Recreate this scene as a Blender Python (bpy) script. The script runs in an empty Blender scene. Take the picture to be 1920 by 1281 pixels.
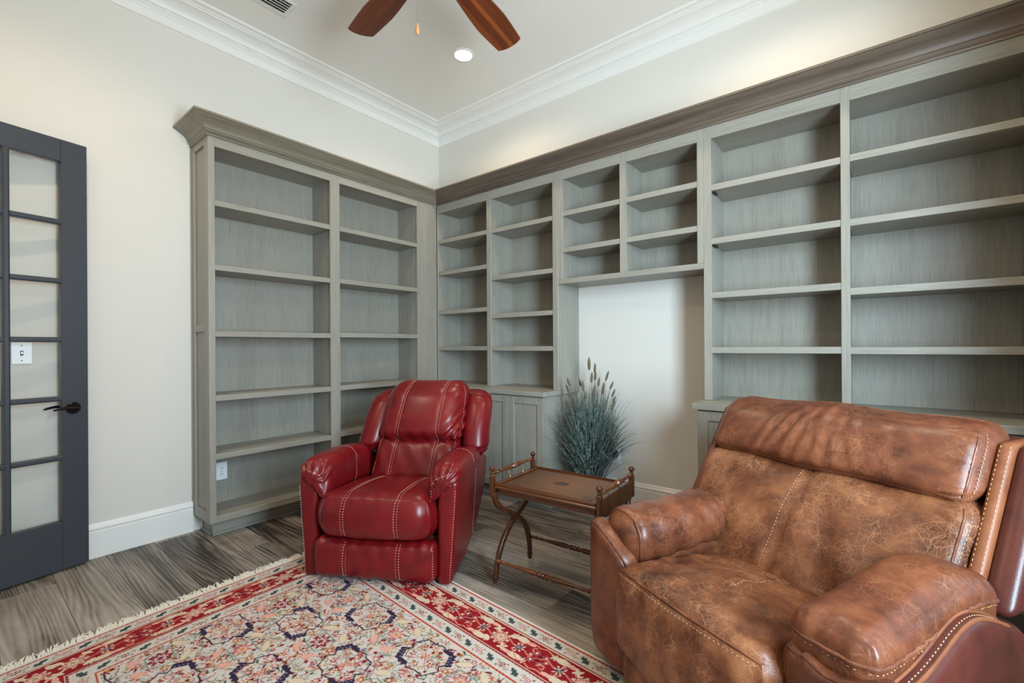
import bpy, bmesh, math, random
import numpy as np
from mathutils import Matrix, Vector

SC = bpy.context.scene
COL = SC.collection
random.seed(7)
rng = np.random.default_rng(11)

# ------------------------------------------------------------------ camera
TH = math.radians(38.85)
fwd = Vector((-math.sin(TH), math.cos(TH), 0))
rt = Vector((math.cos(TH), math.sin(TH), 0))
ROLL = 0.006
Rv = (rt - Vector((0, 0, 1)) * ROLL).normalized()
Uv = (Vector((0, 0, 1)) + rt * ROLL).normalized()
cd = bpy.data.cameras.new('camera')
cam = bpy.data.objects.new('camera', cd)
COL.objects.link(cam)
mw = Matrix((Rv, Uv, -fwd)).transposed().to_4x4()
mw.translation = Vector((3.69, -3.345, 1.255))
cam.matrix_world = mw
cd.sensor_width = 36.0
cd.lens = 857.0 / 1920.0 * 36.0
cd.shift_y = 9.5 / 1920.0
cd.clip_start = 0.02
SC.camera = cam

# ------------------------------------------------------------------ world, lights, exposure
SC.view_settings.view_transform = 'Standard'
SC.view_settings.look = 'None'
SC.view_settings.gamma = 1.0
SC.view_settings.use_curve_mapping = False
SC.view_settings.exposure = 0.04
w = bpy.data.worlds.new('sky')
SC.world = w
w.use_nodes = True
bg = w.node_tree.nodes['Background']
bg.inputs['Color'].default_value = (0.75, 0.86, 1.0, 1)
bg.inputs['Strength'].default_value = 1.6

def area(name, loc, target, sx, sy, power, color):
    l = bpy.data.lights.new(name, 'AREA')
    l.shape = 'RECTANGLE'; l.size = sx; l.size_y = sy
    l.energy = power; l.color = color
    o = bpy.data.objects.new(name, l); COL.objects.link(o)
    o.location = loc
    d = Vector(target) - Vector(loc)
    o.rotation_euler = d.to_track_quat('-Z', 'Y').to_euler()
    return o

def spot(name, loc, power, color, angle=110, blend=0.9, radius=0.06):
    l = bpy.data.lights.new(name, 'SPOT')
    l.energy = power; l.color = color
    l.spot_size = math.radians(angle); l.spot_blend = blend
    l.shadow_soft_size = radius
    o = bpy.data.objects.new(name, l); COL.objects.link(o)
    o.location = loc
    return o

COOL = (0.62, 0.82, 1.0)
WARM = (1.0, 0.80, 0.58)
# daylight entering by the tall window of the right wall, plus a doorway fill
wl_ = area('window_daylight', (4.85, -2.72, 1.70), (2.2, -0.9, 1.45), 0.70, 1.8, 100, COOL)
wl_.data.spread = math.radians(125)
area('hall_daylight', (0.9, -3.60, 1.25), (0.9, -2.0, 1.25), 1.2, 2.2, 2.5, (0.92, 0.95, 1.0))  # weak fill lamp added in the doorway; the hall has no window
# added uplight that brightens the ceiling, modelled as ground bounce through the window
gl_ = area('window_ground_bounce', (4.75, -2.45, 1.30), (3.25, -2.7, 3.56), 1.2, 1.0, 32, (1.0, 0.94, 0.85))
gl_.data.spread = math.radians(135)
CANS = [(1.139, -0.767), (3.25, -0.767), (1.139, -3.05), (3.25, -3.05)]
for cx_, cy_ in CANS:
    spot('can_lamp', (cx_, cy_, 3.535), 52, WARM, 150, 0.8)

# ------------------------------------------------------------------ helpers
def thing(name, label, cat, loc=(0, 0, 0), rotz=0.0, group=None):
    o = bpy.data.objects.new(name, None); COL.objects.link(o)
    o.empty_display_size = 0.1
    o.location = loc; o.rotation_euler = (0, 0, rotz)
    o['label'] = label; o['category'] = cat
    if group: o['group'] = group
    return o

def tag(o, label, cat, group=None):
    o['label'] = label; o['category'] = cat
    if group: o['group'] = group
    return o

def struct(o):
    o['kind'] = 'structure'
    return o

def link_mesh(name, verts, faces, mat, parent=None, smooth=False, angle=None, kind=None, label=None):
    me = bpy.data.meshes.new(name)
    me.from_pydata([tuple(map(float, v)) for v in verts], [], [tuple(int(i) for i in f) for f in faces])
    bm = bmesh.new(); bm.from_mesh(me)
    bmesh.ops.recalc_face_normals(bm, faces=bm.faces)
    bm.to_mesh(me); bm.free()
    if smooth:
        me.polygons.foreach_set('use_smooth', [True] * len(me.polygons))
        if angle is not None:
            me.set_sharp_from_angle(angle=math.radians(angle))
    if mat: me.materials.append(mat)
    o = bpy.data.objects.new(name, me); COL.objects.link(o)
    if parent: o.parent = parent
    if kind: o['kind'] = kind
    if label: o['label'] = label
    return o

class MB:
    """collects simple solids and builds them as ONE mesh"""
    def __init__(s): s.v = []; s.f = []
    def add(s, verts, faces):
        n = len(s.v)
        s.v += [tuple(v) for v in verts]
        s.f += [tuple(i + n for i in f) for f in faces]
        return s
    def box(s, x0, x1, y0, y1, z0, z1):
        v = [(x, y, z) for z in (z0, z1) for y in (y0, y1) for x in (x0, x1)]
        f = [(0, 2, 3, 1), (4, 5, 7, 6), (0, 1, 5, 4), (2, 6, 7, 3), (0, 4, 6, 2), (1, 3, 7, 5)]
        return s.add(v, f)
    def prism(s, poly, axis, a, b):
        """poly = 2D outline, extruded along axis from a to b"""
        def P(p, t):
            if axis == 'x': return (t, p[0], p[1])
            if axis == 'y': return (p[0], t, p[1])
            return (p[0], p[1], t)
        n = len(poly)
        v = [P(p, a) for p in poly] + [P(p, b) for p in poly]
        f = [tuple(range(n))[::-1], tuple(range(n, 2 * n))]
        f += [(i, (i + 1) % n, n + (i + 1) % n, n + i) for i in range(n)]
        return s.add(v, f)
    def tube(s, pts, r, n=8, caps=True, flat=1.0):
        pts = [Vector(p) for p in pts]
        rs = r if hasattr(r, '__len__') else [r] * len(pts)
        v = []; f = []
        up = None
        for i, p in enumerate(pts):
            t = (pts[min(i + 1, len(pts) - 1)] - pts[max(i - 1, 0)])
            if t.length < 1e-9: t = Vector((0, 0, 1))
            t.normalize()
            if up is None:
                up = Vector((0, 0, 1)) if abs(t.z) < 0.9 else Vector((1, 0, 0))
            a = up.cross(t)
            if a.length < 1e-6: a = Vector((1, 0, 0)).cross(t)
            a.normalize(); b = t.cross(a).normalized(); up = b
            for k in range(n):
                an = 2 * math.pi * k / n
                v.append(p + a * (math.cos(an) * rs[i]) + b * (math.sin(an) * rs[i] * flat))
        m = len(pts)
        for i in range(m - 1):
            for k in range(n):
                f.append((i * n + k, i * n + (k + 1) % n, (i + 1) * n + (k + 1) % n, (i + 1) * n + k))
        if caps:
            f.append(tuple(range(n))[::-1]); f.append(tuple((m - 1) * n + k for k in range(n)))
        return s.add(v, f)
    def lathe(s, prof, a, b, n=16):
        """prof = [(t along a->b in 0..1, radius)]"""
        a = Vector(a); b = Vector(b)
        return s.tube([a + (b - a) * t for t, r in prof], [max(r, 1e-4) for t, r in prof], n)
    def sphere(s, c, r, n=12, m=8, sz=1.0):
        c = Vector(c)
        pts = [c + Vector((0, 0, -math.cos(math.pi * i / m) * r * sz)) for i in range(m + 1)]
        return s.tube(pts, [max(1e-4, math.sin(math.pi * i / m) * r) for i in range(m + 1)], n)
    def sweep(s, prof, path_fn, closed=True):
        """path_fn(k) -> function mapping profile point (out,z) to 3D for each station"""
        n = len(prof); v = []; f = []
        for fn in path_fn: v += [fn(o, z) for o, z in prof]
        m = len(path_fn)
        for i in range(m - 1):
            for k in range(n if closed else n - 1):
                f.append((i * n + k, i * n + (k + 1) % n, (i + 1) * n + (k + 1) % n, (i + 1) * n + k))
        f.append(tuple(range(n))[::-1]); f.append(tuple((m - 1) * n + k for k in range(n)))
        return s.add(v, f)
    def build(s, name, mat, parent=None, world=False, bevel=0.0, seg=1, smooth=False, angle=35, kind=None, label=None):
        v = s.v
        if world and parent:
            l = parent.location
            v = [(p[0] - l[0], p[1] - l[1], p[2] - l[2]) for p in v]
        o = link_mesh(name, v, s.f, mat, parent, smooth, angle, kind, label)
        if bevel:
            md = o.modifiers.new('bevel', 'BEVEL'); md.width = bevel; md.segments = seg
            md.limit_method = 'ANGLE'; md.angle_limit = math.radians(40)
        return o

# ------------------------------------------------------------------ materials
class NT:
    def __init__(s, name):
        s.m = bpy.data.materials.new(name); s.m.use_nodes = True
        s.t = s.m.node_tree; s.b = s.t.nodes['Principled BSDF']; s.out = s.t.nodes['Material Output']
    def n(s, typ, inputs=None, **kw):
        nd = s.t.nodes.new(typ)
        for k, v in kw.items(): setattr(nd, k, v)
        for k, v in (inputs or {}).items():
            if isinstance(v, bpy.types.NodeSocket): s.t.links.new(v, nd.inputs[k])
            else: nd.inputs[k].default_value = v
        return nd
    def set(s, **kw):
        for k, v in kw.items():
            k = k.replace('_', ' ')
            if isinstance(v, bpy.types.NodeSocket): s.t.links.new(v, s.b.inputs[k])
            else: s.b.inputs[k].default_value = v
        return s
    def ramp(s, fac, stops, interp='LINEAR'):
        r = s.n('ShaderNodeValToRGB', {'Fac': fac}); cr = r.color_ramp; cr.interpolation = interp
        while len(cr.elements) > 1: cr.elements.remove(cr.elements[0])
        cr.elements[0].position = stops[0][0]; cr.elements[0].color = c4(stops[0][1])
        for p, c in stops[1:]:
            e = cr.elements.new(p); e.color = c4(c)
        return r.outputs['Color']
    def mix(s, fac, a, b, blend='MIX'):
        nd = s.n('ShaderNodeMix', data_type='RGBA', blend_type=blend)
        for i, v in ((0, fac), (6, a), (7, b)):
            if isinstance(v, bpy.types.NodeSocket): s.t.links.new(v, nd.inputs[i])
            else: nd.inputs[i].default_value = v if i == 0 else c4(v)
        return nd.outputs[2]
    def math(s, op, a, b=0.0, c=None):
        ins = {0: a, 1: b}
        if c is not None: ins[2] = c
        return s.n('ShaderNodeMath', ins, operation=op).outputs[0]
    def coord(s, scale=(1, 1, 1), kind='Object', rand=0.0):
        tc = s.n('ShaderNodeTexCoord').outputs[kind]
        if rand:
            oi = s.n('ShaderNodeObjectInfo').outputs['Random']
            off = s.n('ShaderNodeCombineXYZ', {0: s.math('MULTIPLY', oi, rand), 1: s.math('MULTIPLY', oi, rand * 1.7), 2: s.math('MULTIPLY', oi, rand * 0.6)}).outputs[0]
            tc = s.n('ShaderNodeVectorMath', {0: tc, 1: off}, operation='ADD').outputs[0]
        return s.n('ShaderNodeMapping', {'Vector': tc, 'Scale': scale}).outputs[0]
    def noise(s, vec, scale, detail=4, rough=0.55, dist=0.0):
        return s.n('ShaderNodeTexNoise', {'Vector': vec, 'Scale': scale, 'Detail': detail, 'Roughness': rough, 'Distortion': dist}).outputs['Fac']
    def bump(s, h, strength, dist=0.002, normal=None):
        ins = {'Height': h, 'Strength': strength, 'Distance': dist}
        if normal is not None: ins['Normal'] = normal
        return s.n('ShaderNodeBump', ins).outputs[0]

def c4(c): return tuple(c) if len(c) == 4 else (c[0], c[1], c[2], 1.0)
def srgb(r, g, b):
    f = lambda v: ((v / 255 + 0.055) / 1.055) ** 2.4 if v / 255 > 0.04045 else v / 255 / 12.92
    return (f(r), f(g), f(b))

def plain(name, col, rough=0.5, metal=0.0, bump=0.0, bscale=200, var=0.04):
    t = NT(name); co = t.coord()
    f = t.noise(co, 6, 5)
    c = t.mix(f, tuple(x * (1 - var) for x in col), tuple(min(1, x * (1 + var)) for x in col))
    t.set(Base_Color=c, Roughness=rough, Metallic=metal)
    if bump: t.set(Normal=t.bump(t.noise(co, bscale, 3), bump, 0.001))
    return t.m

def wood(name, cols, axis, rough=0.40, fine=130, coarse=9, bump=0.12, streak=0.6):
    """cols = dark, mid, light; grain runs along axis"""
    t = NT(name)
    sc = [1.0, 1.0, 1.0]; sc['xyz'.index(axis)] = 0.045
    co = t.coord(sc, rand=31.0)
    a = t.noise(co, fine, 5, 0.65)
    b = t.noise(co, coarse, 4, 0.55, 0.6)
    f = t.math('ADD', t.math('MULTIPLY', a, streak), t.math('MULTIPLY', b, 1 - streak))
    c = t.ramp(f, [(0.30, cols[0]), (0.5, cols[1]), (0.70, cols[2])])
    t.set(Base_Color=c, Roughness=rough, Normal=t.bump(a, bump, 0.001))
    return t.m

CAB = (srgb(126, 122, 110), srgb(146, 142, 130), srgb(158, 154, 142))
M = {}
M['wall'] = plain('wall_paint', srgb(218, 213, 202), 0.75, 0, 0.08, 260, 0.012)
M['ceiling'] = plain('ceiling_paint', srgb(233, 230, 222), 0.8, 0, 0.05, 260, 0.012)
M['trim'] = plain('white_trim_paint', srgb(232, 230, 224), 0.4, 0, 0.0, 200, 0.01)
M['cab_z'] = wood('grey_stained_oak_upright', CAB, 'z')
M['cab_x'] = wood('grey_stained_oak_lengthwise', CAB, 'x')
M['cab_y'] = wood('grey_stained_oak_crosswise', CAB, 'y')
CROWN = (srgb(70, 60, 51), srgb(104, 91, 78), srgb(136, 119, 101))
M['crown_x'] = wood('brown_grey_crown_wood', CROWN, 'x', 0.38, 34, 6, 0.1, 0.45)
M['crown_y'] = wood('brown_grey_crown_wood_crosswise', (srgb(104, 96, 80), srgb(130, 121, 103), srgb(146, 137, 119)), 'y', 0.38, 40, 8)
M['door'] = plain('charcoal_door_paint', srgb(58, 62, 68), 0.38, 0, 0.1, 120, 0.06)
M['bronze'] = plain('dark_bronze', (0.02, 0.018, 0.017), 0.28, 0.8)
M['black'] = plain('black_plastic', (0.012, 0.012, 0.013), 0.5)
M['white_plastic'] = plain('white_plastic', srgb(238, 238, 236), 0.35)
M['dark_slot'] = plain('dark_slot', (0.02, 0.02, 0.02), 0.7)
M['vent'] = plain('vent_white_metal', srgb(226, 224, 216), 0.4)
M['duct'] = plain('dark_duct', (0.03, 0.03, 0.03), 0.8)
M['brass'] = plain('aged_brass', (0.45, 0.33, 0.16), 0.35, 0.9)
M['metal_base'] = plain('black_steel', (0.02, 0.02, 0.02), 0.45, 0.6)
M['terracotta'] = plain('dark_pot_clay', (0.03, 0.03, 0.032), 0.6)

t = NT('clear_glass')
tr = t.n('ShaderNodeBsdfTransparent', {'Color': (0.985, 0.99, 0.987, 1)})
gl = t.n('ShaderNodeBsdfGlossy', {'Color': (1, 1, 1, 1), 'Roughness': 0.03})
fr = t.n('ShaderNodeFresnel', {'IOR': 1.45})
ff = t.math('MULTIPLY', fr.outputs[0], t.math('SUBTRACT', 1.0, t.n('ShaderNodeNewGeometry').outputs['Backfacing']))
mx = t.n('ShaderNodeMixShader', {0: ff, 1: tr.outputs[0], 2: gl.outputs[0]})
t.t.links.new(mx.outputs[0], t.out.inputs['Surface'])
M['glass'] = t.m

t = NT('lit_lamp_lens')
t.set(Base_Color=(1, 1, 1, 1), Emission_Color=(1.0, 0.93, 0.82, 1), Emission_Strength=14.0)
M['lamp'] = t.m
t = NT('frosted_light_bowl')
t.set(Base_Color=(0.9, 0.88, 0.82, 1), Roughness=0.5, Emission_Color=(1.0, 0.9, 0.75, 1), Emission_Strength=1.5)
M['bowl'] = t.m

# floor planks: grey brown rustic wood print, one tone per plank
t = NT('rustic_grey_brown_planks')
co = t.coord((0.13, 1.0, 1.0), rand=57.0)
co2 = t.coord((0.26, 1.0, 1.0), rand=91.0)
co3 = t.coord((0.030, 1.0, 1.0), rand=37.0)
warp = t.n('ShaderNodeTexNoise', {'Vector': co, 'Scale': 4.2, 'Detail': 2, 'Roughness': 0.45})
wv = t.n('ShaderNodeVectorMath', {0: co, 1: t.n('ShaderNodeVectorMath', {0: warp.outputs['Color'], 'Scale': 0.30}, operation='SCALE').outputs[0]}, operation='ADD').outputs[0]
rings = t.n('ShaderNodeTexWave', {'Vector': wv, 'Scale': 14.0, 'Distortion': 2.0, 'Detail': 2, 'Detail Scale': 0.8, 'Detail Roughness': 0.5}, wave_type='BANDS', bands_direction='Y').outputs['Fac']
rings = t.math('MULTIPLY', rings, t.noise(co2, 5.0, 3, 0.6))
fine = t.noise(co3, 75, 5, 0.65)
patch = t.noise(co2, 3.6, 5, 0.6, 1.3)
f = t.math('ADD', t.math('MULTIPLY', rings, 0.20), t.math('ADD', t.math('MULTIPLY', fine, 0.40), t.math('MULTIPLY', patch, 0.62)))
f = t.math('SUBTRACT', f, 0.05)
oi = t.n('ShaderNodeObjectInfo').outputs['Random']
f = t.math('ADD', f, t.math('MULTIPLY', t.math('SUBTRACT', oi, 0.5), 0.19))
c = t.ramp(f, [(0.33, srgb(50, 44, 39)), (0.44, srgb(106, 96, 86)), (0.57, srgb(146, 135, 123)), (0.74, srgb(176, 165, 151))])
t.set(Base_Color=c, Roughness=t.math('ADD', 0.36, t.math('MULTIPLY', fine, 0.2)), Normal=t.bump(t.math('ADD', fine, rings), 0.10, 0.001))
M['plank'] = t.m
M['subfloor'] = plain('dark_plank_joint', (0.05, 0.043, 0.037), 0.8)

def leather(name, base, dark, light, rough, patina=0.0, cracks=0.0, wrinkle=0.25, coat=0.0, spec=0.5):
    t = NT(name); co = t.coord(rand=13.0)
    big = t.noise(co, 4.5, 6, 0.62, 0.7)
    mid = t.noise(co, 17, 5, 0.6, 0.4)
    f = t.math('ADD', t.math('MULTIPLY', big, 0.62), t.math('MULTIPLY', mid, 0.38))
    c = t.ramp(f, [(0.36, dark), (0.5, base), (0.66, light)])
    h = t.n('ShaderNodeTexVoronoi', {'Vector': co, 'Scale': 330.0}).outputs['Distance']
    wr = t.noise(co, 26, 5, 0.6, 1.0)
    hh = t.math('ADD', t.math('MULTIPLY', h, 0.12), t.math('MULTIPLY', wr, wrinkle))
    if cracks:
        wn = t.n('ShaderNodeTexNoise', {'Vector': co, 'Scale': 9.0, 'Detail': 4})
        v2 = t.n('ShaderNodeVectorMath', {0: co, 1: t.n('ShaderNodeVectorMath', {0: wn.outputs['Color'], 'Scale': 0.075}, operation='SCALE').outputs[0]}, operation='ADD').outputs[0]
        tot = None
        for sc_, wd, am in ((17.0, 0.020, 0.9), (34.0, 0.034, 0.8), (70.0, 0.06, 0.5)):
            vo = t.n('ShaderNodeTexVoronoi', {'Vector': v2, 'Scale': sc_, 'Randomness': 1.0}, feature='DISTANCE_TO_EDGE').outputs['Distance']
            ln = t.n('ShaderNodeMapRange', {0: vo, 1: 0.0, 2: wd, 3: am, 4: 0.0}).outputs[0]
            tot = ln if tot is None else t.math('MAXIMUM', tot, ln)
        area_ = t.n('ShaderNodeMapRange', {0: t.noise(co, 6.0, 4, 0.7), 1: 0.40, 2: 0.62, 3: 0.05, 4: 1.0}).outputs[0]
        k = t.math('MULTIPLY', t.math('MULTIPLY', tot, area_), cracks)
        c = t.mix(k, c, srgb(192, 140, 98))
    t.set(Base_Color=c, Roughness=rough, Normal=t.bump(hh, 0.35, 0.004), Coat_Weight=coat, Coat_Roughness=0.25, Specular_IOR_Level=spec)
    return t.m

M['red'] = leather('red_leather', srgb(108, 15, 19), srgb(96, 12, 17), srgb(120, 19, 21), 0.30, wrinkle=0.10, coat=0.06, spec=0.38)
M['brown'] = leather('distressed_brown_leather', srgb(108, 62, 38), srgb(66, 34, 21), srgb(144, 92, 58), 0.42, spec=0.36, cracks=0.58, wrinkle=0.22)
M['brown_arm'] = leather('smooth_brown_leather', srgb(104, 56, 35), srgb(70, 34, 22), srgb(134, 80, 52), 0.34, spec=0.40, cracks=0.28, wrinkle=0.2)
M['brown_dark'] = leather('dark_brown_leather', srgb(76, 32, 25), srgb(60, 25, 20), srgb(88, 39, 30), 0.3, wrinkle=0.06, coat=0.08, spec=0.4)
M['welt'] = leather('tan_leather_welt', srgb(122, 70, 42), srgb(98, 52, 31), srgb(142, 86, 54), 0.42, spec=0.4)
M['thread_pink'] = plain('pale_pink_thread', srgb(222, 178, 164), 0.8)
M['thread_tan'] = plain('tan_thread', srgb(184, 138, 92), 0.8)

def antique(name, cols, axis):
    return wood(name, cols, axis, 0.24, 55, 8, 0.04, 0.45)
AN = (srgb(46, 23, 11), srgb(82, 44, 20), srgb(126, 74, 36))
M['table_x'] = antique('polished_walnut_lengthwise', AN, 'x')
M['table_z'] = antique('polished_walnut_upright', (srgb(40, 20, 10), srgb(66, 35, 17), srgb(96, 54, 27)), 'z')
t = NT('tooled_leather_top')
co = t.coord()
gr = t.n('ShaderNodeTexGradient', {'Vector': t.n('ShaderNodeMapping', {'Vector': t.n('ShaderNodeTexCoord').outputs['Object'], 'Location': (-1.05, -0.55, 0), 'Scale': (2.9, 2.6, 1)}).outputs[0]}, gradient_type='SPHERICAL').outputs['Fac']
nf = t.noise(co, 30, 6, 0.65)
c = t.ramp(t.math('ADD', gr, t.math('MULTIPLY', t.math('SUBTRACT', nf, 0.5), 0.7)), [(0.0, srgb(76, 52, 38)), (0.3, srgb(98, 64, 40)), (0.85, srgb(138, 88, 48))])
t.set(Base_Color=c, Roughness=0.4, Normal=t.bump(nf, 0.1, 0.001))
M['table_top'] = t.m
M['fob'] = plain('pale_wood_fob', srgb(190, 140, 90), 0.4)
BL = (srgb(66, 28, 12), srgb(104, 48, 22), srgb(138, 70, 34))
M['blade'] = wood('walnut_fan_blade', BL, 'x', 0.3, 40, 7, 0.04, 0.5)
M['blade_light'] = wood('orange_walnut_strip', (srgb(120, 58, 24), srgb(150, 78, 36), srgb(168, 92, 46)), 'x', 0.3, 40, 7, 0.04, 0.5)

t = NT('blue_green_grass')
oi = t.n('ShaderNodeTexCoord').outputs['Object']
c = t.ramp(t.noise(oi, 45, 2, 0.5), [(0.34, srgb(38, 52, 49)), (0.5, srgb(84, 102, 96)), (0.66, srgb(142, 156, 147))])
t.set(Base_Color=c, Roughness=0.55)
M['grass'] = t.m
M['seed'] = plain('seed_head_beige', srgb(104, 95, 74), 0.85, 0, 0.6, 300, 0.35)
M['stem'] = plain('grass_stem_green', srgb(76, 92, 66), 0.7)
M['fringe'] = plain('cream_wool', srgb(232, 226, 212), 0.9, 0, 0.3, 300, 0.12)
t = NT('knotted_wool_rug')
ca = t.n('ShaderNodeVertexColor', layer_name='knots').outputs['Color']
co = t.coord()
c = t.mix(0.16, ca, t.mix(t.noise(co, 900, 2), (0, 0, 0), (1, 1, 1)), 'OVERLAY')
t.set(Base_Color=c, Roughness=0.95, Specular_IOR_Level=0.15, Normal=t.bump(t.noise(co, 700, 2), 0.4, 0.002))
M['rug'] = t.m

# ------------------------------------------------------------------ room shell
XR, YF, ZC = 4.32, -3.50, 3.56
T = 0.12
struct(MB().box(-T, XR + T, YF - T, T, -0.12, -0.006).build('floor', M['subfloor'])).name = 'floor'
floor = bpy.data.objects['floor']
# planks, each laid as a part of the floor
PW = 0.2365; y = -2.5 + PW * 11
pi = 0
row = 0
y = 0.102
plank_meshes = {}
while y > YF:
    y1 = y; y0 = y - PW
    offs = [0.55, 1.25, 0.1, 0.9, 1.45, 0.35][row % 6]
    x = -offs
    while x < XR:
        xa, xb = max(x, 0.0), min(x + 1.5, XR)
        if xb - xa > 0.02:
            ya, yb = max(y0, YF), min(y1, 0.0)
            L = round(xb - xa, 3); Wd = round(yb - ya, 3)
            key = (L, Wd)
            if key not in plank_meshes:
                g = 0.0005; ch = 0.0013
                v = []
                for zz, e in ((-0.006, g), (-0.0016, g), (0.0, g + ch)):
                    v += [(e, e, zz), (L - e, e, zz), (L - e, Wd - e, zz), (e, Wd - e, zz)]
                f = [(0, 3, 2, 1), (8, 9, 10, 11)]
                for k in (0, 4):
                    f += [(k + i, k + (i + 1) % 4, k + 4 + (i + 1) % 4, k + 4 + i) for i in range(4)]
                o = link_mesh('plank', v, f, M['plank'], floor)
                plank_meshes[key] = o.data
            else:
                o = bpy.data.objects.new('plank', plank_meshes[key]); COL.objects.link(o); o.parent = floor
            o.location = (xa, ya, 0)
        x += 1.5
    y -= PW; row += 1

struct(MB().box(-T, XR + T, YF - T, T, ZC, ZC + T).build('ceiling', M['ceiling']))
struct(MB().box(-T, 0, YF - T, T, -0.1, ZC).build('wall_left', M['wall']))
struct(MB().box(0, XR + T, 0, T, -0.1, ZC).build('wall_back', M['wall']))
# right wall with window opening
WY0, WY1, WZ0, WZ1 = -3.25, -1.15, 0.60, 2.72
struct(MB().box(XR, XR + T, YF - T, WY0, -0.1, ZC).box(XR, XR + T, WY1, 0, -0.1, ZC)
       .box(XR, XR + T, WY0, WY1, -0.1, WZ0).box(XR, XR + T, WY0, WY1, WZ1, ZC).build('wall_right', M['wall']))
# front wall with the doorway of the glazed door
DX0, DX1, DZ = 0.22, 1.58, 2.46
struct(MB().box(0, DX0, YF - T, YF, -0.1, ZC).box(DX0, DX1, YF - T, YF, DZ, ZC).box(DX1, XR, YF - T, YF, -0.1, ZC).build('wall_front', M['wall']))
# hall behind the doorway
struct(MB().box(-0.3, 2.1, YF - 1.5, YF - 1.4, -0.1, 2.8).box(-0.4, -0.3, YF - 1.5, YF - T, -0.1, 2.8)
       .box(2.1, 2.2, YF - 1.5, YF - T, -0.1, 2.8).build('wall_hall', M['wall']))
struct(MB().box(-0.4, 2.2, YF - 1.5, YF - T, -0.12, 0.0).build('floor_hall', M['plank']))
struct(MB().box(-0.4, 2.2, YF - 1.5, YF - T, 2.8, 2.9).build('ceiling_hall', M['ceiling']))

def window(idx, axis, a0, a1, z0, z1, pos, out):
    """casing and sash in an opening; axis = direction the opening runs along"""
    def bx(m, u0, u1, d0, d1, q0, q1):
        lo, hi = sorted((pos + out * d0, pos + out * d1))
        if axis == 'y': m.box(lo, hi, u0, u1, q0, q1)
        else: m.box(u0, u1, lo, hi, q0, q1)
        return m
    m = MB()
    for u0, u1, q0, q1 in ((a0 - .09, a0, z0 - .09, z1 + .09), (a1, a1 + .09, z0 - .09, z1 + .09), (a0, a1, z1, z1 + .09), (a0, a1, z0 - .09, z0)):
        bx(m, u0, u1, -.018, 0, q0, q1)
    o = struct(m.build('window_%d' % idx, M['trim'], bevel=.003))
    n = 1
    wd = (a1 - a0) / n
    for k in range(n):
        b0, b1 = a0 + k * wd, a0 + (k + 1) * wd
        zm = (z0 + z1) / 2
        s = MB()
        for u0, u1, q0, q1 in ((b0, b0 + .045, z0, z1), (b1 - .045, b1, z0, z1), (b0 + .045, b1 - .045, z0, z0 + .05), (b0 + .045, b1 - .045, z1 - .05, z1)):
            bx(s, u0, u1, .045, .085, q0, q1)
        s.build('sash', M['trim'], o)
        for q0, q1 in ((z0 + .05, z1 - .05),):
            bx(MB(), b0 + .045, b1 - .045, .062, .066, q0, q1).build('pane', M['glass'], o)
window(1, 'y', WY0, WY1, WZ0, WZ1, XR, 1)

# crown moulding of the room, mitred in the corners
CP = [(0, 3.395), (.012, 3.398), (.014, 3.45), (.02, 3.454), (.024, 3.461), (.02, 3.468), (.028, 3.472), (.034, 3.480), (.030, 3.487), (.042, 3.490)]
for k in range(9):
    a = k / 8 * math.pi / 2
    CP.append((.045 + .085 * (1 - math.cos(a)), 3.492 + .042 * math.sin(a)))
CP += [(.138, 3.535), (.140, 3.540), (.148, 3.543), (.156, 3.540), (.162, 3.546), (.19, 3.548), (.196, 3.552), (.198, ZC), (0, ZC)]
PL = [(0, 0, 1, -1), (XR, 0, -1, -1), (XR, YF, -1, 1), (0, YF, 1, 1)]
def crown_run(name, i, j):
    a, b = PL[i], PL[j]
    fns = [lambda o, z, c=c: (c[0] + c[2] * o, c[1] + c[3] * o, z) for c in (a, b)]
    return struct(MB().sweep(CP, fns).build(name, M['trim'], smooth=True, angle=28))
crown_run('trim_1', 3, 0); crown_run('trim_2', 0, 1); crown_run('trim_3', 1, 2); crown_run('trim_4', 2, 3)

# baseboards
BP = [(0, 0), (.016, 0), (.016, .155), (.012, .160), (.013, .166), (.017, .170), (.017, .176), (.010, .184), (.006, .200), (0, .204)]
def base_x(name, x0, x1, y, d):
    struct(MB().sweep(BP, [lambda o, z, x=x: (x, y + d * o, z) for x in (x0, x1)]).build(name, M['trim'], smooth=True, angle=30))
def base_y(name, y0, y1, x, d):
    struct(MB().sweep(BP, [lambda o, z, yy=yy: (x + d * o, yy, z) for yy in (y0, y1)]).build(name, M['trim'], smooth=True, angle=30))
base_y('baseboard_left', -3.48, -2.279, 0, 1)
base_x('baseboard_back', 1.722, 2.82, 0, -1)
base_y('baseboard_right', -3.48, -0.53, XR, -1)
base_x('baseboard_front', 1.70, XR - .02, YF, 1)
# doorway casing
struct(MB().box(DX0 - .1, DX0, YF, YF + .02, 0, DZ + .1).box(DX1, DX1 + .1, YF, YF + .02, 0, DZ + .1).box(DX0, DX1, YF, YF + .02, DZ, DZ + .1)
       .build('trim_5', M['trim'], bevel=.004))

# ------------------------------------------------------------------ left bookcase
LX = 0.315           # front of its face frame
bc = thing('bookcase', 'tall grey oak bookcase with ten open shelves along the left wall', 'bookcase', (0, -1.3, 0))
kw = dict(parent=bc, world=True)
B = .0015
Z0, ZT = 0.115, 2.665
MB().box(.002, .014, -2.25, -.33, .14, 2.62).build('back_panel', M['cab_z'], **kw)
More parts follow.
